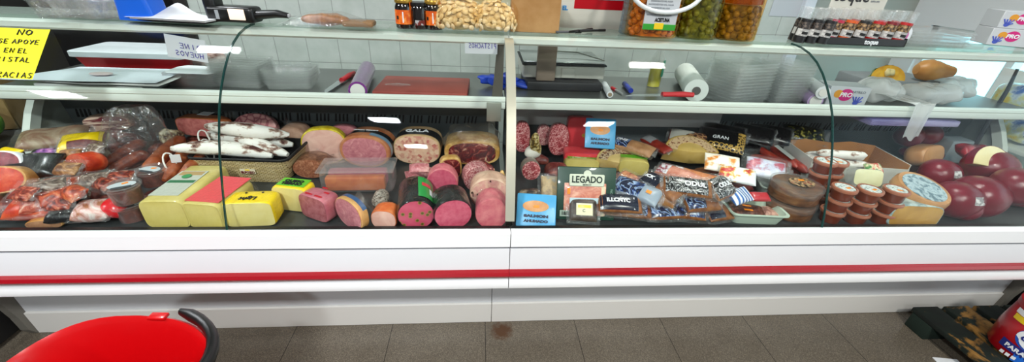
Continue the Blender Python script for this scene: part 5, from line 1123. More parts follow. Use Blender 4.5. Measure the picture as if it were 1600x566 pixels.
bean_bag('clear bag of broad beans lying on top of two others', 750, 22, ZT+.088, .085, .10, -.1, 3)
# small open carton
p = tp(836, 51); t = thing('cardboard_box', 'small plain brown carton, open, next to the bean bags', 'box', (p.x, p.y+.05, ZT), -.02)
KB = mat('brown_carton', '#b08550', .8, stops=[(.3, '#a87b46'), (.7, '#b98f5c')], scale=14)
cb = B(); w_, d_, h_ = .175, .085, .125
for bx_ in ((-w_/2, w_/2, -d_/2, -d_/2+.003, 0, h_), (-w_/2, w_/2, d_/2-.003, d_/2, 0, h_), (-w_/2, -w_/2+.003, -d_/2+.003, d_/2-.003, 0, h_), (w_/2-.003, w_/2, -d_/2+.003, d_/2-.003, 0, h_), (-w_/2+.003, w_/2-.003, -d_/2+.003, d_/2-.003, 0, .003)): cb.box(*bx_)
cb.obj('walls', KB, t, smooth=False)
t = thing('snack_sachet', 'purple and cream sachet sticking out of the brown carton', 'sachet', (p.x-.045, p.y+.05, ZT+.012), .2, ry=.12)
B().box(-.028, .028, -.008, .008, 0, .13, .006).obj('sachet', mat('purple_cream_print', '#d8c8a0', .4, stops=[(.44, '#2a1838'), (.5, '#d8c49a'), (.6, '#eadfc4')], scale=26, coat=.6, wr=.5), t)
# the shop scale: weighing base on the work shelf, column, price head above the top shelf
ps = onZ(888, 152, ZS+.001); sx_ = ps.x; sy_ = .622
t = thing('shop_scale', 'white shop scale with steel plate, column and red price head above shelf', 'scale', (sx_, sy_, ZS), 0)
CREAMP = mat('cream_plastic', '#e4e2d6', .4); DG = mat('dark_grey_plastic', '#26262a', .5)
B().box(-.165, .165, .02, .30, .0, .038, .006).obj('foot_block', DG, t)
B().box(-.18, .185, .075, .33, .040, .095, .008, 3).obj('base', CREAMP, t)
B().box(-.185, .19, .07, .335, .096, .104, .003).obj('plate_frame', DG, t)
B().box(-.178, .183, .078, .327, .105, .113, .003).obj('weighing_plate', mat('polished_steel', '#c2c6c6', .18, metal=.95), t)
B().box(-.01, .05, .068, .078, .045, .088, .004).obj('front_badge', CREAMP, t)
B().box(-.125, -.045, .03, .062, .040, .25, .004).obj('column', mat('taupe_column', '#8a7a6c', .5), t)
B().tube([(-.04, .2, .135), (.08, .2, .132), (.19, .12, .115)], .003, 6).obj('plate_rail', ALU, t)
hd = Vector((.08, .17, ZT-ZS+.045))
p0 = onY(925, 48, sy_+.13)-Vector((sx_, sy_, ZS))
hx, hz = p0.x, p0.z
head = B().loft([[(hx+x*s, .10+yy*s2, hz+zz) for x, yy in rect(.40, .16, .02)] for s, s2, zz in ((.80, .4, 0), (.95, .8, .03), (1, 1, .06), (1, 1, .30), (.97, .95, .31))]).obj('price_head', CREAMP, t)
B().box(hx-.115, hx+.155, .017, .021, hz+.095, hz+.30, .006).obj('red_fascia', mat('scale_red', '#c4061c', .35), head)
B().box(hx-.085, hx+.125, .013, .018, hz+.130, hz+.28, .008).obj('display_glass', mat('pale_display', '#b9ccd2', .2, coat=.5), head)
lettering('Max 15 kg', .012, DG, head, (hx+.08, .0125, hz+.138))
lettering('dibal', .022, mat('brand_blue', '#1f86c8', .4), head, (hx-.155, .0195, hz+.10), bold=.0008) if False else lettering('EL', .022, mat('brand_blue', '#1f86c8', .4), head, (hx-.150, .0195, hz+.095), bold=.001)
B().box(hx-.19, hx-.10, .06, .10, hz+.13, hz+.21, .006).obj('side_keypad', CREAMP, t)
B().box(hx-.20, hx-.08, .03, .09, hz+.165, hz+.30, .006).obj('green_flap', mat('green_flap', '#1c8a5c', .5), t)
B().box(hx-.05, hx+.05, .10, .16, ZT-ZS+.004, hz+.004, .01).obj('head_foot', CREAMP, t)
# pens and a clear holder by the scale
for i, (a, b_, m) in enumerate((((872, 53), (908, 50), mat('grey_pen', '#4a4c50', .3)), ((892, 52), (925, 47), BLACK), ((905, 51), (945, 50), BLACK))):
    A_ = tp(*a, ZT+.005); B2 = tp(*b_, ZT+.005); c = A_.copy(); A_.y = max(A_.y, .462); B2.y = max(B2.y, .470)
    t = thing('pen', '%s pen lying before the scale head' % ('grey and black clip', 'black marker-like', 'long dark')[i], 'pen', (A_.x, A_.y, ZT), group=None)
    d_ = B2-A_; d_.z = 0
    B().tube([Vector((0, 0, .005+.003*i)), d_*.75+Vector((0, 0, .005+.003*i))], .0042, 8).obj('barrel', m, t); B().tube([d_*.76+Vector((0, 0, .005+.003*i)), d_+Vector((0, 0, .005+.003*i))], .005, 8).obj('cap', BLACK, t)
p = tp(985, 56); t = thing('cup_sleeve', 'clear sleeve of nested plastic cups between scale and orange tub', 'cups', (p.x, p.y+.05, ZT), 0)
B().lathe([(0, 0), (.024, 0), (.030, .005), (.028, .19), (0, .19)], 24).obj('sleeve', film('blue_clear', tint='#c8dcea', refl=.1, wr=.4, haze=.12), t)
for k in range(9): B().lathe([(.020, .012+.019*k), (.027, .026+.019*k), (.0275, .028+.019*k), (.0265, .027+.019*k), (.019, .013+.019*k)], 20).obj('cup', MILKY, t)
# olive tubs
def olive_tub(name, label, px, py, r, h, liquid, om, n, orad, seed, sq=2.6, sy=.85, rz=0, level=.95):
    p = tp(px, py); t = thing(name, label, 'tub', (p.x, max(p.y+r*sy*.9, .425+r*sy), ZT), rz)
    rn = random.Random(seed); b = B(); k = 0; pos = []
    for i in range(n*30):
        a = rn.uniform(-PI, 0) if rn.random() < .85 else rn.uniform(0, PI); c, d_ = math.cos(a), math.sin(a)
        q = (r*.93-orad*.9); x = q*math.copysign(abs(c)**(2/sq), c); y = sy*q*math.copysign(abs(d_)**(2/sq), d_); z = rn.uniform(orad, h*level-orad)
        v = Vector((x, y, z))
        if any((v-o).length < orad*1.55 for o in pos): continue
        pos.append(v); k += 1
        b.blob(orad, orad, orad*1.12, 1, 1, 0, nu=10, nv=7, mtx=Matrix.Translation(v) @ Matrix.Rotation(rn.uniform(0, 6), 4, 'X'))
        if k >= n: break
    b.lathe([(0, .004), (r*.78, .004), (r*.78, h*level*.98), (0, h*level*.98)], 24, sq=sq, sy=sy)
    b.obj('olives', om, t, kind='stuff')
    B().lathe([(0, .0), (r*.94, 0), (r, .006), (r, h*.98), (r*.95, h), (0, h)], 36, sq=sq, sy=sy).obj('tub', liquid, t)
    return t, r, h, sq, sy
OLO = mat('orange_olive', '#c8701c', .3, stops=[(.35, '#9a5a0e'), (.65, '#c98a2c')], scale=30, coat=.5)
OLG = mat('green_olive', '#7a7a24', .3, stops=[(.35, '#55591a'), (.65, '#9a9638')], scale=30, coat=.5)
OLY = mat('yellow_olive', '#9a7a1c', .3, stops=[(.35, '#6a6016'), (.65, '#a39030')], scale=30, coat=.5)
t, r, h, sq, sy = olive_tub('olive_tub', 'orange spiced olive bucket with a white handle and white label', 1038, 66, .098, .235, film('orange_brine', tint='#ffe4b8', refl=.04, wr=0), OLO, 120, .0135, 5)
B().box(-.062, .058, -.004, 0, 0, .135, .003, 1).obj('label', mat('tub_label_white', '#bfc4c8', .5), t, (-.0, -r*sy-.0012, .030))
B().box(-.062, .058, -.002, 0, 0, .02, .001, 1).obj('label_green', mat('label_green', '#2c9a2a', .5), t, (0, -r*sy-.0055, .030))
B().box(-.022, .012, -.002, 0, .003, .024, .003, 1).obj('label_yellow', YWAX, t, (0, -r*sy-.0075, .030))
lettering('ACEITUNA', .017, INK, t, (.005, -r*sy-.0056, .063), bold=.001, width=.055)
for k in range(7): lettering('INGREDIENTES SAL AGUA', .0075, mat('grey_ink', '#7a8088', .6), t, (-.01, -r*sy-.0056, .080+.011*k), width=.09-.012*(k % 3))
hp = []
for k in range(17):
    a = -PI+PI*k/16; hp.append((.128*math.cos(a)*1.0, -r*sy*.98-.012-.010*math.sin(-a), .165+.075*math.sin(a)))
B().tube([(-.105, -.02, .225)] + hp + [(.105, -.02, .225)], .0075, 10).obj('handle', mat('white_handle', '#dfe6e6', .35), t)
B().lathe([(r*1.0, .226), (r*1.05, .228), (r*1.05, .245), (0, .250)], 36, sq=sq, sy=sy).obj('rim_lid', mat('pale_lid', '#d7dddb', .4), t)
t, r, h, sq, sy = olive_tub('olive_tub', 'tall jar of green olives in the middle of three olive tubs', 1108, 67, .074, .24, film('green_brine', tint='#e2e0b0', refl=.04, wr=0), OLG, 105, .0128, 6, sq=2.3, sy=1)
t, r, h, sq, sy = olive_tub('olive_tub', 'jar of yellow olives with amber brine above them', 1168, 68, .078, .22, film('amber_brine', tint='#f4d69c', refl=.04, wr=0), OLY, 80, .0128, 7, sq=2.3, sy=1, level=.56)
B().lathe([(0, 0), (r*.93, 0), (r*.93, h*.37), (0, h*.37)], 30).obj('brine', film('amber_brine_deep', tint='#f0b860', refl=.03, wr=0, haze=.25, hcol='#b8741c'), t, (0, 0, h*.565))
B().lathe([(r*.9, h*.94), (r*1.03, h*.95), (r*1.03, h*1.06), (0, h*1.08)], 30).obj('cap', mat('pale_cap', '#c2bdb0', .4), t)
plate(t, .02, .06, .001, PAPER, 'side_label', (r*.72, -r*.72, .09), (0, 0, .8))
# paper on the wall, spices
o = B().box(-.10, .10, -.001, .001, -.16, .16).obj('wall_notice', mat('notice_paper', '#c8ced4', .7), None, (1.90, YW-.003, 1.33), smooth=False); tag(o, 'pale notice sheet fixed to the tiled wall by the corner', 'notice')
BLK = mat('peppercorn_jar_fill', '#1a1614', .5, stops=[(.42, '#0c0a0a'), (.5, '#3a302a'), (.62, '#6a5c50')], scale=120)
SPC = {'black': '#141416', 'pink': '#c02848', 'orange': '#d85a1a', 'red': '#b81a1c', 'dark red': '#7a1420'}
def grinder(label, x, y, z, colr, rz=0, tilt=0, fill=None, group='spice jars in the black display tray'):
    r, h = .0215, .122
    t = thing('spice_jar', label, 'jar', (x, y, z), rz, rx=0, ry=tilt, group=group)
    cm = mat('spice_%s' % colr.replace(' ', '_'), SPC[colr], .4)
    B().lathe([(0, 0), (r, 0), (r, h*.62), (r*.96, h*.64), (0, h*.64)], 20).obj('fill', fill or mat('spice_fill', '#5a4028', .5, stops=[(.42, '#2a1c12'), (.5, '#7a5a34'), (.62, '#b09060')], scale=110), t)
    B().lathe([(0, h*.645), (r*1.02, h*.645), (r*1.04, h*.98), (r*.95, h), (0, h)], 20).obj('clear_cap', TRAY, t)
    label_ring(t, r*1.015, h*.02, h*.20, -PI, 0, cm, 'colour_band'); label_ring(t, r*1.015, h*.20, h*.40, -PI, 0, mat('spice_label_pale', '#c9c6c2', .5, stops=[(.46, '#a8a6a4'), (.54, '#dcdad6')], scale=80), 'label'); label_ring(t, r*1.02, h*.60, h*.68, -PI, 0, cm, 'neck_band')
    label_ring(t, r*1.02, h*.25, h*.33, -PI*.7, -PI*.35, INK, 'label_text')
    return t
q0 = tp(1290, 73, ZT); q1 = tp(1412, 82, ZT); yT = max(q0.y, .452)+.012
for q_ in (q0, q1): pass
q0 = onY(1288, 78, yT-.03); q1 = onY(1412, 82, yT-.03); trw = q1.x-q0.x; trx = (q0.x+q1.x)/2
t = thing('display_tray', 'black cardboard spice tray lettered toque in white', 'tray', (trx, yT+.02, ZT), 0)
B().box(-trw/2, trw/2, -.042, -.039, 0, .026).box(-trw/2, trw/2, .040, .043, 0, .05).box(-trw/2, trw/2, -.042, .043, 0, .002).box(-trw/2, -trw/2+.003, -.042, .043, 0, .03).box(trw/2-.003, trw/2, -.042, .043, 0, .03).obj('tray', BLACK, t, smooth=False)
B().prism([(-trw/2-.002, 0), (-trw/2-.002, .045), (-trw/2-.002, .05)][:1]+[(-trw/2-.0015, .0)], 0, .001) if False else None
lettering('toque', .024, PAPER, t, (.02, -.0428, .013), bold=.0006)
B().box(-trw/2-.0012, -trw/2, -.042, .042, .0, .045).obj('patterned_end', mat('blotched_white', '#d8d6d0', .5, stops=[(.46, '#1a1a1a'), (.5, '#e0ded8')], scale=70), t, smooth=False)
hdr = B().box(-.115, .115, 0, .003, .05, .23, .004, 1).obj('header_card', mat('cream_header', '#d9d7cb', .6), t, (-.02, .044, 0)); lettering('toque', .062, mat('warm_black', '#1c1a18', .5), hdr, (-.035, -.0008, .165), bold=.0008)
for k, s_ in enumerate(('EL AUTENTICO', 'SABOR A COCINA', 'ESPECIAS')): lettering(s_, .009, mat('grey_ink', '#7a8088', .6), hdr, (.065, -.0008, .175-.013*k))
cs = ['pink', 'orange', 'black', 'red', 'dark red', 'red']
for k in range(6): grinder('spice jar with %s band, %s in the front row of the black tray' % (cs[k], ('first', 'second', 'third', 'fourth', 'fifth', 'last')[k]), trx-trw/2+.028+k*(trw-.05)/5, yT+.004, ZT+.003, cs[k], tilt=.12)
for k in range(6): grinder('spice jar half hidden behind the %s jar of the front row' % ('first', 'second', 'third', 'fourth', 'fifth', 'last')[k], trx-trw/2+.026+k*(trw-.05)/5, yT+.043, ZT+.003, ['black', 'black', 'red', 'black', 'pink', 'red'][k], tilt=.12)
qk = onY(1250, 70, yT+.02)
for k, (dx, dy) in enumerate(((-.018, .0), (.024, -.006), (.066, -.012), (.0, .045), (.05, .04), (.092, .035))):
    grinder('black pepper grinder %s' % ('at the outer end of the dark cluster', 'in the middle of the dark front trio', 'touching the black spice tray', 'behind the outermost grinder', 'behind the middle of the dark trio', 'behind the grinder touching the tray')[k], qk.x+dx-.01, yT+dy+.005, ZT, 'black', tilt=.10, fill=BLK, group='dark pepper grinders')
o = thing('tape_roll', 'white roll with a pink core leaning at the end of the spice tray', 'roll', (trx+trw/2+.008, yT+.02, ZT+.001), 0)
B().lathe([(.019, 0), (.034, 0), (.035, .004), (.035, .011), (.019, .013), (.019, 0)], 26).obj('tape', PAPER, o, (0, 0, .036), (PI/2, 0, .1)); B().lathe([(.012, 0), (.0188, 0), (.0188, .013), (.012, .013), (.012, 0)], 22).obj('core', mat('pink_core', '#d86ab0', .5), o, (0, 0, .036), (PI/2, 0, .1))
# clear lids stack, glove boxes at the end
for k in range(5):
    p = tp(1475, 76); punnet('clear_container', 'flat clear lidded container, %s of the stack beyond the spices' % ('lowest', 'second', 'third', 'fourth', 'top')[k], p.x, p.y+.09, ZT+k*.0135, .26, .15, .010, -.12, group='flat clear containers')if k < 4 else None
def glove_box(label, x, y, z, w_, d_, h_, rz):
    t = thing('glove_box', label, 'box', (x, y, z), rz, group='boxes of disposable gloves')
    B().box(-w_/2, w_/2, -d_/2, d_/2, 0, h_, .002, 1).obj('carton', mat('pale_carton', '#c9ccd0', .5), t)
    k = h_/.065
    B().lathe([(0, 0), (.02*k, 0), (.02*k, .0008), (0, .0008)], 22, sx=1.1).obj('pink_disc', mat('magenta_print', '#d0207c', .5), t, (-w_/2+.070, -d_/2, h_*.58), (PI/2, 0, 0))
    B().lathe([(0, 0), (.013*k, 0), (.013*k, .001), (0, .001)], 20).obj('orange_disc', mat('amber_print', '#e29a2c', .5), t, (-w_/2+.038, -d_/2, h_*.62), (PI/2, 0, 0))
    lettering('PRO', .02*k, PAPER, t, (-w_/2+.070, -d_/2-.0012, h_*.58), shear=.15, bold=.0008)
    hb = mat('blue_hand_print', '#4a5cc0', .5); b = B().blob(.009*k, .0006, .008*k, ctr=(0, 0, 0))
    for a in (-.5, -.17, .17, .5): b.tube([(a*.012*k, 0, .004*k), (a*.03*k, 0, .020*k)], .0022*k, 6)
    b.tube([(.006*k, 0, 0), (.017*k, 0, .006*k)], .0024*k, 6)
    b.obj('hand_print', hb, t, (w_*.24 if w_ < .2 else -w_/2+.026, -d_/2-.0004, h_*.22))
    lettering('NITRILO', .011*k, mat('grey_ink', '#7a8088', .6), t, (w_*.22, -d_/2-.0008, h_*.75))
    return t
p = onZ(1568, 76, ZT); gx = p.x+.20; gy = .585
glove_box('pale glove box with magenta disc, lower of two at the shelf end', gx, gy, ZT, .30, .13, .068, -.50)
glove_box('pale glove box with magenta disc, upper of two at the shelf end', gx+.004, gy+.003, ZT+.0685, .30, .13, .068, -.47)

# ================================================================== on the steel work shelf
def wsp(px, py, dz=0): return onZ(px, py, ZS+dz)
# red tub
p = wsp(190, 112); t = thing('storage_tub', 'red plastic tub with a white lid behind the white sheets', 'tub', (p.x, .80, ZS), .0)
a = onY(100, 78, .70).x; b_ = onY(287, 92, .70).x; wl = b_-a; t.location.x = (a+b_)/2
B().loft([tray_ring(wl*.82, .16, .02, 0), tray_ring(wl*.95, .19, .02, .072), tray_ring(wl*.93, .18, .02, .072), tray_ring(wl*.79, .15, .02, .004)]).obj('tub', mat('tub_red', '#b80a18', .35, coat=.3), t)
B().loft([tray_ring(wl*.97, .20, .02, .073), tray_ring(wl, .21, .022, .075), tray_ring(wl, .21, .022, .094), tray_ring(wl*.97, .20, .02, .097)]).obj('lid', mat('lid_white', '#eef4f8', .4), t)
# sheets
for i, (dz, rz, s) in enumerate(((0, -.05, 1.0), (.008, .0, 1.0))):
    p = wsp(180, 128); t = thing('paper_sheets', ('lower greyish wrapping sheets under the top white sheet', 'large white wrapping sheets lying over the work shelf edge')[i], 'paper', (p.x-.02+.02*(1-i), .56, ZS+.036+dz), rz, rx=.0)
    B().grid(lambda u, v: ((u-.5)*(.52-.12*v)+.03+.05*v, (v-.5)*.20, .001+.004*noise.noise(Vector((u*3, v*2, i)))), 22, 10).obj('sheet', mat('sheet_blue_white', '#e6eef6', .6) if i else mat('sheet_grey', '#d5d4d0', .6), t)
    if i: lump_ = B().blob(.04, .018, .006, 1, 1, .004, 60, 3, ctr=(.05, -.02, .008)).obj('pink_smear', mat('pale_pink_paper', '#e2cfd0', .6), t)
t = thing('cutting_board', 'thick white board under the wrapping sheets', 'board', (onY(180, 130, .56).x, .56, ZS), -.03); B().box(-.2, .17, -.09, .10, 0, .030, .004).obj('slab', mat('board_offwhite', '#b9bcb8', .5), t)
# stacks of clear trays
def tray_stack(prefix, px, py, y, n, w_, d_, h_, step, rz, m, group, top=None):
    p = onY(px, py, y-d_/2); f = None
    for k in range(n):
        lab = '%s, %s' % (prefix, 'bottom one' if k == 0 else 'top one' if k == n-1 else 'layer %s up' % ('two', 'three', 'four', 'five', 'six', 'seven', 'eight', 'nine', 'ten', 'eleven', 'twelve')[k-1])
        if f is None: f = punnet('clear_tray', lab, p.x, y, ZS+.001, w_, d_, h_, rz, m, group, lid=False)
        else: dup(f, (p.x+rnd.uniform(-.001, .001), y+rnd.uniform(-.001, .001), ZS+.001+k*step), rz, lab)
    return Vector((p.x, y, ZS+.001+(n-1)*step+h_))
q = tray_stack('clear food tray under the white card', 296, 128, .62, 6, .20, .13, .012, .0075, -.04, TRAY, 'clear trays under the white card')
t = thing('white_card', 'white card lying on the first tray stack', 'card', (q.x, q.y, q.z+.004), -.04); B().prism(rect(.19, .12, .02, 2), 0, .002, 'z').obj('card', PAPER, t, smooth=False)
q = tray_stack('clear food tray in the deep stack by the pane edge', 368, 130, .63, 9, .20, .14, .028, .0085, -.05, TRAY, 'clear trays by the pane edge')
q = tray_stack('clear food tray in the low stack nearest the white tiles', 445, 132, .63, 5, .19, .15, .035, .010, .12, TRAY, 'clear trays nearest the tiles')
# meat tray at the back
p = wsp(320, 105); t = thing('meat_tray', 'white tray of sliced meat trimmings behind the tray stacks', 'tray', (onY(322, 96, .83).x, .83, ZS+.02), .2)
B().loft([tray_ring(.16, .12, .015, 0), tray_ring(.2, .15, .02, .045), tray_ring(.19, .14, .02, .045), tray_ring(.155, .115, .014, .004)]).obj('tray', MILKY, t)
B().blob(.08, .05, .03, .8, .8, .02, 40, 4, ctr=(0, 0, .035)).obj('trimmings', F('trimmings', (.35, '#9a5a54'), (.5, '#d8b0a4'), (.62, '#efe2d8'), scale=50, dist=1), t)
B().box(-.09, .09, -.06, .06, -.019, -.001, .004).obj('base_block', mat('grey_block', '#8d9090', .5), t)
# knife, film roll, red board
def knife(label, a, b_, z, hm, blade=.55):
    A_ = onZ(*a, z); B2 = onZ(*b_, z); A_.y = max(A_.y, .446); B2.y = max(B2.y, .446)
    d_ = B2-A_; L = d_.length; rz = math.atan2(d_.y, d_.x)
    t = thing('knife', label, 'knife', (A_.x, A_.y, z), rz)
    B().prism([(0, 0), (L*blade, -.002), (L*blade, .030), (L*.15, .022)], .006, .008, 'z').obj('blade', mat('blade_steel', '#c4c8ca', .25, metal=.9), t, smooth=False)
    B().tube([(L*blade, .012, .010), (L*(blade+.12), .010, .011), (L*.85, .010, .011), (L, .006, .010)], [.011, .010, .012, .010], 12).obj('handle', hm, t)
    return t
RH = mat('red_handle', '#c21c28', .4)
knife('red-handled knife lying beneath the purple film roll', (508, 150), (556, 118), ZS+.001, RH, .6)
knife('red-handled butcher knife lying before the kitchen roll', (975, 152), (1082, 152), ZS+.034, mat('salmon_handle', '#d83a40', .4), .55).location.y = .452
def roll(label, a, b_, r, m, cm, z=ZS, cat='roll', name='film_roll', hole=.5):
    A_ = onZ(*a, z+r); B2 = onZ(*b_, z+r); d_ = B2-A_; L = d_.length; rz = math.atan2(d_.y, d_.x)-PI/2
    A_.y = max(A_.y, .446)
    t = thing(name, label, cat, (A_.x, A_.y, z+.0005), rz)
    def cyl(prof, nm, mm): B().lathe(prof, 28).obj(nm, mm, t, (0, 0, r), (-PI/2, 0, 0))
    cyl([(r*hole, 0), (r, 0), (r, L), (r*hole, L), (r*hole, 0)], 'wound_film', m)
    cyl([(r*hole*.84, -.004), (r*hole*.99, -.004), (r*hole*.99, L+.003), (r*hole*.84, L+.003), (r*hole*.84, -.004)], 'core', cm)
    cyl([(r*hole*.80, -.002), (r*hole*.835, -.002), (r*hole*.835, L), (r*hole*.80, L), (r*hole*.80, -.002)], 'core_lining', mat('core_lining_brown', '#4c4036', .8))
    return t
CORE = mat('card_core', '#a08d74', .7); WCORE = mat('white_core', '#e2e0da', .6)
roll('purple cling film roll standing out from the red board', (559, 142), (574, 108), .034, mat('purple_film', '#7a2f86', .25, coat=1, wr=.2), WCORE, hole=.78)
p0 = wsp(583, 152); p1 = wsp(731, 152)
xa = onY(583, 150, .47).x; xb = onY(731, 150, .47).x
t = thing('cutting_board', 'brick red cutting board between film roll and mullion', 'board', ((xa+xb)/2, .575, ZS), -.02)
B().box(-(xb-xa)/2, (xb-xa)/2, -.11, .125, 0, .032, .004).obj('slab', mat('brick_red_board', '#9c4238', .5, stops=[(.35, '#93392f'), (.65, '#a84c40')], scale=9, bmp=.1, bscale=200), t)
B().blob(.05, .018, .004, 1, 1, .004, 70, 4, ctr=(-.10, -.02, .034)).obj('film_scrap', BAG, t)
t = lump('rubber_gloves', 'crumpled blue gloves lying behind the mullion', 'gloves', 783, 140, .085, .03, .026, mat('blue_glove', '#1540b8', .45, wr=.4, coat=.2), z=ZS, seed=5, amp=.035, fr=40); t.location = (onY(783, 140, .70).x, .70, ZS)
bb_ = B()
for a in (-.5, -.2, .1, .4): bb_.tube([(.05, a*.04, .02), (.09+.01*a, a*.09, .015), (.115, a*.10, .010)], [.011, .010, .007], 8)
bb_.obj('fingers', MATS['blue_glove'], t)
roll('small white receipt roll beside the scale base', (953, 148), (944, 132), .014, PAPER, CORE, hole=.6, name='receipt_roll')
# small tools by the bottle
A_ = wsp(972, 148); t = thing('brush', 'small red-tipped brush lying by the blue marker', 'brush', (A_.x, A_.y, ZS), 1.8)
B().tube([(0, 0, .005), (.06, 0, .005)], .004, 8).obj('handle', mat('grey_handle', '#a8a8a8', .4), t); B().tube([(.061, 0, .005), (.09, 0, .005)], .0075, 8).obj('head', RH, t)
A_ = wsp(985, 146); t = thing('marker_pen', 'blue marker lying between red brush and yellow soap', 'marker', (A_.x, A_.y, ZS), 1.5)
B().tube([(0, 0, .012), (.075, 0, .012)], .011, 14).obj('barrel', mat('marker_blue', '#2038a8', .35), t); B().tube([(.076, 0, .012), (.115, 0, .012)], .0115, 14).obj('cap', mat('marker_navy', '#1a2878', .35), t)
p = wsp(1024, 138); t = thing('soap_bottle', 'clear bottle of yellow washing-up liquid with green label', 'bottle', (p.x, p.y+.03, ZS), .1)
r = .033
B().lathe([(0, .003), (r*.9, .003), (r*.9, .085), (0, .085)], 24, sy=.7).obj('liquid', mat('yellow_liquid', '#d8d018', .15, coat=.6), t)
B().lathe([(0, 0), (r, 0), (r*1.02, .01), (r, .13), (r*.6, .155), (r*.4, .165), (r*.4, .185), (0, .185)], 24, sy=.72).obj('bottle', CLEAR, t)
B().lathe([(0, .186), (r*.46, .186), (r*.42, .21), (r*.25, .215), (0, .215)], 20).obj('cap', mat('pale_cap', '#c2bdb0', .4), t)
B().grid(lambda u, v: (r*1.04*math.cos(-1.2+1.1*u), .75*r*1.04*math.sin(-1.2+1.1*u), .05+.075*v), 10, 2).obj('label', mat('teal_label', '#3f9a78', .4), t)
roll('white kitchen roll standing on its side near the clear boxes', (1088, 142), (1070, 114), .047, mat('kitchen_paper', '#e8f0ea', .8, bmp=.15, bscale=250), mat('grey_core', '#5c5a58', .7), hole=.36, name='kitchen_roll', cat='paper roll')
q = tray_stack('square clear box in the tall stack by the kitchen roll', 1166, 156, .56, 12, .215, .17, .030, .0125, .28, MILKY, 'square clear boxes by the kitchen roll')
q = tray_stack('square clear box in the second tall stack, nearer the film rolls', 1236, 152, .60, 12, .16, .17, .030, .0120, .12, MILKY, 'square clear boxes near the film rolls')
roll('lilac film roll lying before the second box stack', (1274, 158), (1238, 136), .030, mat('lilac_film', '#b89ac8', .25, coat=1, wr=.2), WCORE, hole=.78)
roll('white paper roll resting above the lilac film roll', (1286, 145), (1256, 124), .026, mat('paper_roll_white', '#dfe2e4', .7), WCORE, hole=.6, z=ZS+.045, name='paper_roll')
p = wsp(1318, 166); glove_box('pale glove box with magenta disc on the work shelf beside lilac roll', onY(1322, 160, .52).x, .565, ZS, .165, .10, .085, -.15)
# white bags, pumpkin, gourd
def soft_bag(label, px, py, y, sx, sy_, sz, seed, m=None, rz=0, z=ZS, hang=None):
    x = onY(px, py, y).x; t = thing('carrier_bag', label, 'bag', (x, y, z), rz, group='white plastic bags')
    m = m or film('white_bag_film', refl=.05, wr=1, wscale=30, haze=.85, hcol='#ffffff')
    B().blob(sx, sy_, sz, .8, .9, .022, 24, seed, nu=44, nv=22, ctr=(0, 0, sz+.013)).obj('bag', m, t)
    if hang:
        def P(u, v):
            ang = v*v*1.2; wd = hang[1]*(1-.45*v)
            return (hang[0]+(u-.5)*wd+.03*v, -sy_*.6-.155*min(1, v*2)-.004*math.sin(9*u+v*3), sz*1.1-(hang[2]+sz*1.1)*max(0, v-.55)/.45 + .01*math.sin(8*u)*v + .012*noise.noise(Vector((u*4, v*4, seed))))
        B().grid(P, 20, 16).obj('hanging_handle', m, t)
    return t
soft_bag('white plastic bag with its handles drooping over the shelf edge', 1362, 165, .60, .085, .075, .045, 3, hang=(.0, .13, .10))
soft_bag('white plastic bag lying under the orange gourd', 1442, 168, .58, .12, .08, .04, 6)
p = onY(1385, 142, .66); t = thing('pumpkin', 'cut half pumpkin with yellow flesh and green skin', 'pumpkin', (p.x, .685, ZS+.088), -.15, rx=-.35)
PS = mat('pumpkin_green_skin', '#6f9058', .45, stops=[(.4, '#55783f'), (.6, '#9ab27c')], scale=22)
def half(u, v):
    a = PI*u; b = -PI/2+PI*v; r = .068*(1+.05*math.cos(9*b))
    return (r*1.1*math.cos(b)*math.cos(a) if False else r*1.12*math.cos(a)*math.cos(b), r*.75*math.sin(a)*max(0, math.cos(b)), r*.85*math.sin(b))
B().grid(half, 28, 20).obj('skin', PS, t)
B().lathe([(0, -.001), (.5, -.004), (.8, -.006), (.97, -.002), (1.0, .004)], 40, sx=.068*1.12, sy=.068*.85).obj('flesh', mat('pumpkin_flesh', '#e8a80c', .45, stops=[(.4, '#e09a08'), (.6, '#f2bb2a')], scale=30), t, (0, 0, 0), (PI/2, 0, 0))
B().blob(.022, .008, .018, 1, 1, .008, 60, 3, ctr=(0, -.006, .026)).obj('seeds', mat('pumpkin_seeds', '#e6d39a', .5), t)
t = thing('gourd', 'smooth orange gourd resting behind the white bag', 'gourd', (onY(1432, 138, .69).x, .68, ZS+.083), .0)
B().lathe([(0, -.054), (.022, -.052), (.043, -.030), (.048, 0), (.042, .030), (.033, .055), (.027, .08), (.022, .098), (0, .104)], 30).obj('fruit', mat('gourd_orange', '#d08a3c', .4, stops=[(.35, '#c27a2c'), (.65, '#de9d54')], scale=12), t, (0, 0, .048), (0, PI/2, -.25))
t = thing('produce_tray', 'grey crate under the pumpkin and the white bags', 'crate', (onY(1415, 160, .62).x, .735, ZS), 0)
B().box(-.18, .20, -.075, .12, 0, .082, .01).obj('crate', mat('grey_crate', '#8f9498', .5), t)
t = thing('plastic_tray', 'translucent purple tray jutting below the white bags', 'tray', (onY(1400, 186, .45).x+.02, .60, .872), 0)
B().box(-.17, .24, -.19, -.02, 0, .026, .005).obj('tray', mat('purple_tray', '#8478a8', .3, stops=[(.42, '#5c5288'), (.6, '#a49cc4')], scale=4, stretch=(.4, 1, 8), coat=.5), t)
o = B().box(-.06, .06, -.04, .04, 0, .12, .01).obj('grey_bin', mat('bluish_grey_bin', '#8d979c', .45), None, (onY(1512, 190, .62).x, .62, ZD)); tag(o, 'bluish grey upright box behind the wrinkled red bag', 'box')
t = soft_bag('white plastic bag slumped beyond the purple tray', 1475, 160, .66, .09, .07, .045, 8)
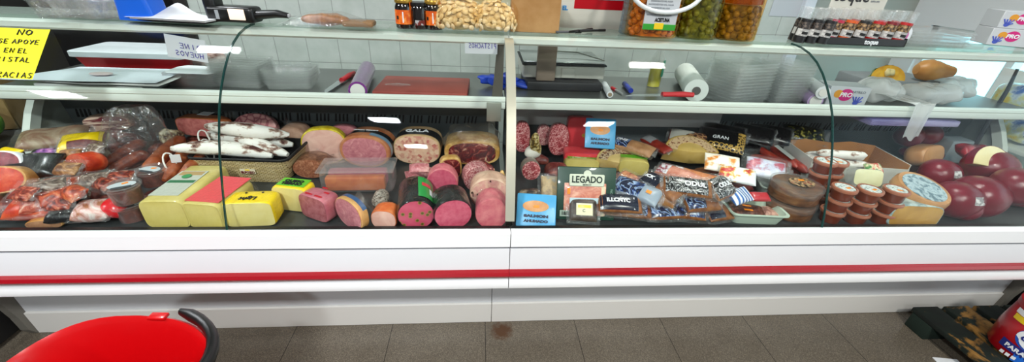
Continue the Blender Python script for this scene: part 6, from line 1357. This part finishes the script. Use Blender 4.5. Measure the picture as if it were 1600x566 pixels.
# ------------------------------------------------------------------ price cards and the warning sign
PUR = mat('purple_pen', '#4a3aa8', .6)
def card(label, px, py, w_, h_, rz, rows, y=.425, size=.018, mirror=True, ry=0):
    p = onY(px, py, y); t = thing('price_card', label, 'card', tuple(p), rz, ry=ry)
    B().box(-w_/2, w_/2, 0, .001, -h_, 0).obj('card', mat('card_pale', '#d2d5da', .7), t, smooth=False)
    b = B()
    for s_, x, z, hh, ww in rows: pen(b, s_, x, z, hh, ww, .0011, mirror=mirror)
    b.obj('handwriting', PUR, t, (0, -.0012, 0)); return t
card('pale handwritten card hanging under the top shelf above the red tub', 288, 58, .125, .075, 0, (('PINE', -.045, -.038, .016, .014), ('HUEVOS', -.05, -.064, .016, .012)), ry=.15)
card('pale handwritten card peeking under the top shelf beside the mullion', 752, 66, .115, .040, 0, (('PISTACHOS', -.052, -.020, .016, .0088),))
b = B(); b.tube([(-.03, 0, 0), (0, 0, .004), (.03, 0, 0)], .001, 6)
# yellow warning sheet taped inside the curved pane
def prof_at(z):
    for (y0, z0), (y1, z1) in zip(PROF, PROF[1:]):
        if z0 <= z <= z1: return y0+(y1-y0)*(z-z0)/(z1-z0)
    return PROF[-1][0]
c0 = onY(2, 50, .29); sgn = thing('warning_sign', 'bright yellow sheet handwritten NO SE APOYE EN EL CRISTAL GRACIAS', 'sign', (0, 0, 0))
def glass_pt(px, py):
    lo, hi = .0, .46
    for _ in range(40):
        m_ = (lo+hi)/2; q = onY(px, py, m_)
        if prof_at(min(1.18, max(.645, q.z)))-.006 > m_: lo = m_
        else: hi = m_
    return onY(px, py, lo)
tl, tr_, bl_, br_ = (-6, 47), (87, 51), (-26, 124), (60, 128)
def sheet(u, v, off=0):
    x = (tl[0]*(1-u)+tr_[0]*u)*(1-v)+(bl_[0]*(1-u)+br_[0]*u)*v; y = (tl[1]*(1-u)+tr_[1]*u)*(1-v)+(bl_[1]*(1-u)+br_[1]*u)*v
    q = glass_pt(x, y); return q+Vector((0, -.012-off, .010+off*.8))
PT = [[sheet(i/6, j/8) for i in range(7)] for j in range(9)]
sgn.location = PT[8][3]; base = Vector(sgn.location)
def SH(u, v, off=0):
    a, c = min(5.999, max(0, u*6)), min(7.999, max(0, v*8)); i, j = int(a), int(c); a -= i; c -= j
    q = (PT[j][i]*(1-a)+PT[j][i+1]*a)*(1-c)+(PT[j+1][i]*(1-a)+PT[j+1][i+1]*a)*c
    return q-base+Vector((0, -off*.7, off*.7))
B().grid(lambda u, v: SH(u, v), 14, 18).obj('sheet', mat('fluorescent_yellow', '#f6f000', .6), sgn)
b = B()
for txt, x0, z0, hh, ww, rr in (('NO', .49, .13, .10, .115, .0019), ('SE APOYE', .215, .31, .085, .078, .0013), ('EN EL', .36, .49, .085, .078, .0013), ('CRISTAL', .16, .67, .09, .085, .0013), ('GRACIAS', .26, .98, .10, .088, .0013)):
    x = x0
    for ch in txt:
        for st in STROKES.get(ch, []):
            b.tube([SH(x+p_[0]*ww, z0-p_[1]*hh, .0015) for p_ in st], rr, 6)
        x += ww*1.22 if ch != ' ' else ww*.6
b.obj('handwriting', INK, sgn)
# ================================================================== floor things and what stands beyond the counter ends
# shopping basket
pc = onZ(165, 560, .40)
t = thing('shopping_basket', 'bright red plastic shopping basket with a black folding handle', 'basket', (-1.03, -.385, 0), -.06)
BR = mat('basket_red', '#c00309', .32, coat=.3)
def oval(w_, d_, z, n=2.8, k=44, dz=None):
    o = []
    for j in range(k):
        a = 2*PI*j/k; c, s = math.cos(a), math.sin(a)
        x = w_/2*math.copysign(abs(c)**(2/n), c); y = d_/2*math.copysign(abs(s)**(2/n), s)
        o.append((x, y, z + (dz(x/(w_/2), y/(d_/2)) if dz else 0)))
    return o
arch = lambda x, y: .035*(1-x*x)*(1 if y > 0 else .5)
rings = [oval(.36, .24, .002), oval(.40, .27, .03), oval(.44, .31, .25, dz=lambda x, y: 0), oval(.47, .335, .375, dz=arch), oval(.495, .36, .385, dz=arch), oval(.50, .365, .40, dz=arch), oval(.488, .352, .405, dz=arch), oval(.465, .33, .39, dz=arch), oval(.432, .302, .25), oval(.392, .262, .035), oval(.36, .24, .012)]
rings = [[(x, y, z*1.18) for x, y, z in r_] for r_ in rings]
B().loft(rings).obj('shell', BR, t)
hp = [(.06+.0*k, .185, .0) for k in range(1)]
hp = []
for k in range(13):
    a = 1.25-1.75*k/12; c, s = math.cos(a), math.sin(a)
    hp.append((.258*math.copysign(abs(c)**.72, c), .19*math.copysign(abs(s)**.72, s), .497+1.18*arch(math.copysign(abs(c)**.72, c), 1)*(1 if s > 0 else .5)))
B().tube(hp, [.008]+[.014]*11+[.010], 12, flat=1.5).obj('handle', BLACK, t, label='black folding handle')
for x in (.015, .045, .10): B().box(x-.006, x+.006, .138, .141, .26, .36).obj('vent_slot', mat('basket_slot_red', '#a80408', .5), t)
B().box(.03, .075, .165, .188, .512, .522, .003).obj('handle_clip', BR, t)
# pallet of green painted boards
pl0 = onZ(1435, 486, .10); pl1 = onZ(1560, 560, .10)
d_ = (pl1-pl0); rz = math.atan2(d_.y, d_.x)
GW = mat('green_worn_wood', '#14301f', .8, stops=[(.40, '#040c07'), (.58, '#0a1a10'), (.62, '#8a6228'), (.7, '#a87c3c')], scale=6, detail=6, dist=.6)
t = thing('pallet', 'worn green wooden pallet with bare patches on the floor', 'pallet', (pl0.x+.45, pl0.y-.32, 0), 0)
L = .75
DIR = math.atan2((onZ(1545, 566, .1)-onZ(1436, 486, .1)).y, (onZ(1545, 566, .1)-onZ(1436, 486, .1)).x)
e0 = onZ(1433, 485, .10); t.location = (e0.x, min(e0.y, .17), 0)
for k in range(6): B().box(.0+k*.155, .125+k*.155, -.85, .02, .078, .1, .003).obj('deck_board', GW, t)
for y in (-.82, -.42, -.02): B().box(0, .9, y-.045 if y < -.1 else y-.06, y+.045 if y < -.1 else y+.03, .0, .077, .004).obj('bearer', mat('dark_green_wood', '#0d2016', .85), t)
# detergent tub
pd = onZ(1588, 556, .10)
t = thing('detergent_tub', 'red and blue detergent tub with a white oval standing on the pallet', 'tub', (pd.x+.045, pd.y+.02, .101), .0)
r, h = .105, .20
def DR(z): return r*(.93+.07*math.sin(PI*min(1, z/h)))
B().lathe([(0, 0), (r*.9, 0), (r*.95, .01), (DR(h*.5), h*.5), (r*.93, h), (r*.9, h+.004), (0, h+.004)], 40).obj('tub', mat('detergent_red', '#b00c1c', .3, coat=.5), t)
B().lathe([(0, h+.005), (r*.94, h+.005), (r*.95, h+.03), (r*.88, h+.034), (0, h+.034)], 40).obj('lid', mat('detergent_red', '#b00c1c', .3), t)
label_ring(t, r*.955, h*.90, h*1.01, -PI*.999-.5, 0, PAPER, 'white_band'); label_ring(t, r*.985, h*.78, h*.90, -PI-.4, -PI*.3, YWAX, 'yellow_band')
def dsurf(u0, z0, off=.0):
    def f(x, y, zz=0):
        a = -PI/2+u0+x/r; R = r*1.012+off+zz; return (R*math.cos(a), R*math.sin(a), z0+y)
    return f
f = dsurf(-.98, h*.56); B().grid(lambda u, v: f(.052*v*math.cos(2*PI*u)*(1.1 if math.sin(2*PI*u) > -.3 else .9), .044*v*math.sin(2*PI*u)), 30, 6).obj('white_oval', PAPER, t)
fo = dsurf(-.98, h*.56, -.001); B().grid(lambda u, v: fo(.058*v*math.cos(2*PI*u), .050*v*math.sin(2*PI*u)), 30, 6).obj('blue_outline', mat('label_blue', '#1f52b0', .4), t)
f2 = dsurf(-.98, h*.56, .0012); lettering('Colon', .036, mat('logo_navy', '#1c2a7a', .4), t, fn=lambda a, b, c: f2(a, b, c), shear=.25, bold=.001)
f3 = dsurf(-.92, h*.22, .0); B().grid(lambda u, v: f3(-.085+.17*u, -.018+.036*v+.02*(.5-u)), 16, 4).obj('navy_band', mat('logo_navy', '#1c2a7a', .4), t)
f4 = dsurf(-.92, h*.22, .0012); lettering('PARA TODO', .024, PAPER, t, fn=lambda a, b, c: f4(a, b-.118*a, c), bold=.0008)
f5 = dsurf(-.75, h*.06, .0); B().grid(lambda u, v: f5(-.05+.13*u, -.012+.034*v), 12, 3).obj('blue_base', mat('label_blue2', '#1f6ad0', .4), t)
for k in range(3):
    f6 = dsurf(-1.5+.16*k, h*.075, .001); B().grid(lambda u, v: f6(-.006+.012*u, -.007+.014*v), 4, 2).obj('small_mark', PAPER, t)
# white paper scrap on the floor
pw = onZ(1478, 563, .004); o = B().box(-.05, .05, -.03, .03, 0, .004, .001, 1).obj('white_card', PAPER, None, (pw.x, pw.y-.02, .0005), (0, 0, -.15)); tag(o, 'white card lying on the floor before the pallet', 'card')
# beyond the counter end by the doorway: cartons and bagged greens on a dark stand
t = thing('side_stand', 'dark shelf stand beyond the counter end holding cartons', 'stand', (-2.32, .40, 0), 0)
B().box(-.28, .38, -.48, -.465, .02, .66, .003).box(.365, .38, -.465, .42, .02, .66, .003).obj('shade_panels', mat('painted_stand_shade', '#0c0b0b', .7), t)  # near-black panels added as painted shade for the dark corner under the stand
B().box(-.30, .40, -.5, .45, .68, .70, .003).obj('board', mat('dark_stand', '#1c1a18', .6), t)
for x in (-.27, .34):
    for y in (-.445, .42): B().box(x-.02, x+.02, y-.02, y+.02, 0, .68).obj('leg', MATS['dark_stand'], t, smooth=False)
KB2 = mat('dull_carton', '#8a6c42', .8, stops=[(.35, '#7c5e36'), (.65, '#9a7a4e')], scale=12)
c = onX(20, 182, -2.06)
t = thing('cardboard_box', 'brown carton with a black arrow outside the counter end', 'box', (-2.20, c.y+.02, .701), .35)
B().box(-.16, .16, -.13, .13, 0, .26, .004, 1).obj('carton', KB2, t)
B().box(-.03, .03, -.1305, -.1295, .0, .26).obj('tape', mat('carton_tape', '#a08458', .4), t)
ar = B().prism([(.06, .13), (.075, .13), (.075, .165), (.085, .165), (.0675, .19), (.05, .165), (.06, .165)], -.1315, -.1302, 'y'); ar.obj('arrow_print', INK, t, smooth=False)
GB = mat('green_bag_print', '#4a9a2a', .35, stops=[(.4, '#2f7a1c'), (.55, '#7ac03a'), (.66, '#d8dcd0')], scale=10, coat=1, wr=1)
for i, (px_, py_, z, s) in enumerate(((50, 116, .96, .072), (12, 132, .96, .072))):
    q = onX(px_, py_, -2.16-.03*i); t = thing('salad_bag', 'printed bag of greens %s' % ('on the brown carton in the middle', 'on the brown carton, outer one', 'on the carton nearest the red tub')[i], 'bag', (q.x-.02, q.y, .965), .3*i, group='bags of greens beyond the counter')
    B().blob(s, s*.7, s*.85, .8, .9, .02, 18, 3+i, ctr=(0, 0, s*.85)).obj('bag', GB if i != 1 else mat('pale_bag_print', '#b9c4c0', .35, stops=[(.42, '#5a8a4a'), (.52, '#c2ccd0'), (.62, '#8fa8b8')], scale=14, coat=1, wr=1), t)
q = onX(14, 222, -2.02)
lab = ('bright green cabbage-like bag under the carton, outer one', 'bright green bag under the carton, inner one')
for i, (px_, py_) in enumerate(((6, 224), (30, 214))):
    q = onX(px_, py_, -2.0); t = thing('green_bag', lab[i], 'bag', (q.x-.02, q.y-.10, .701), 0, group='bright green bags')
    B().blob(.072, .06, .075, .9, .9, .012, 14, 13+i, ctr=(0, 0, .075)).obj('bag', mat('bright_green_bag', '#6a9a18', .4, stops=[(.35, '#3f7a14'), (.6, '#86b82a')], scale=9, coat=.8, wr=.5), t)
# beyond the other end: shop packs in front of the bright window wall
t = thing('pack_shelf', 'white shop shelf beyond the edam end of the counter', 'shelf', (2.72, .62, 0), 0)
B().box(-.24, .22, -.35, .45, .70, .72, .003).box(-.24, .22, -.35, .45, .30, .32, .003).obj('boards', WHITE, t); B().box(.19, .22, -.35, .45, 0, 1.0).obj('back_panel', WHITE, t, smooth=False)
LEM = mat('lemon_print', '#e6eaf0', .35, stops=[(.36, '#f0c818'), (.44, '#e8e4a8'), (.52, '#e6eef6'), (.62, '#3a6ac0')], scale=13, coat=1, wr=.6)
for i, (dx, dy, dz) in enumerate(((-.12, -.20, 0), (-.12, 0, 0), (-.12, .2, 0), (-.12, -.12, .13), (-.12, .10, .13))):
    t = thing('cleaner_pack', 'white pack with lemon print %s' % ('nearest on the lower layer', 'in the middle of the lower layer', 'deepest on the lower layer', 'nearer on the upper layer', 'deeper on the upper layer')[i], 'packet', (2.72+dx, .62+dy, .732+dz), .1*i-.2, group='lemon printed cleaner packs')
    B().blob(.085, .085, .062, .55, .6, .008, 14, i, ctr=(0, 0, .063)).obj('pack', LEM, t); lettering('DUO', .034, mat('logo_navy', '#1c2a7a', .4), t, (-.06, -.082, .06), bold=.001)

t = thing('shadow_crate', 'black plastic crate added past the edam end to shade the kick plate', 'crate', (2.68, .34, 0), 0)  # crate added mostly out of view to keep window light off the kick plate
B().loft([tray_ring(.37, .34, .03, 0), tray_ring(.40, .37, .03, .27), tray_ring(.38, .35, .03, .27), tray_ring(.35, .32, .03, .01)]).obj('shell', BLACK, t); B().box(-.205, .205, -.19, .19, .272, .285, .006).obj('lid', BLACK, t)
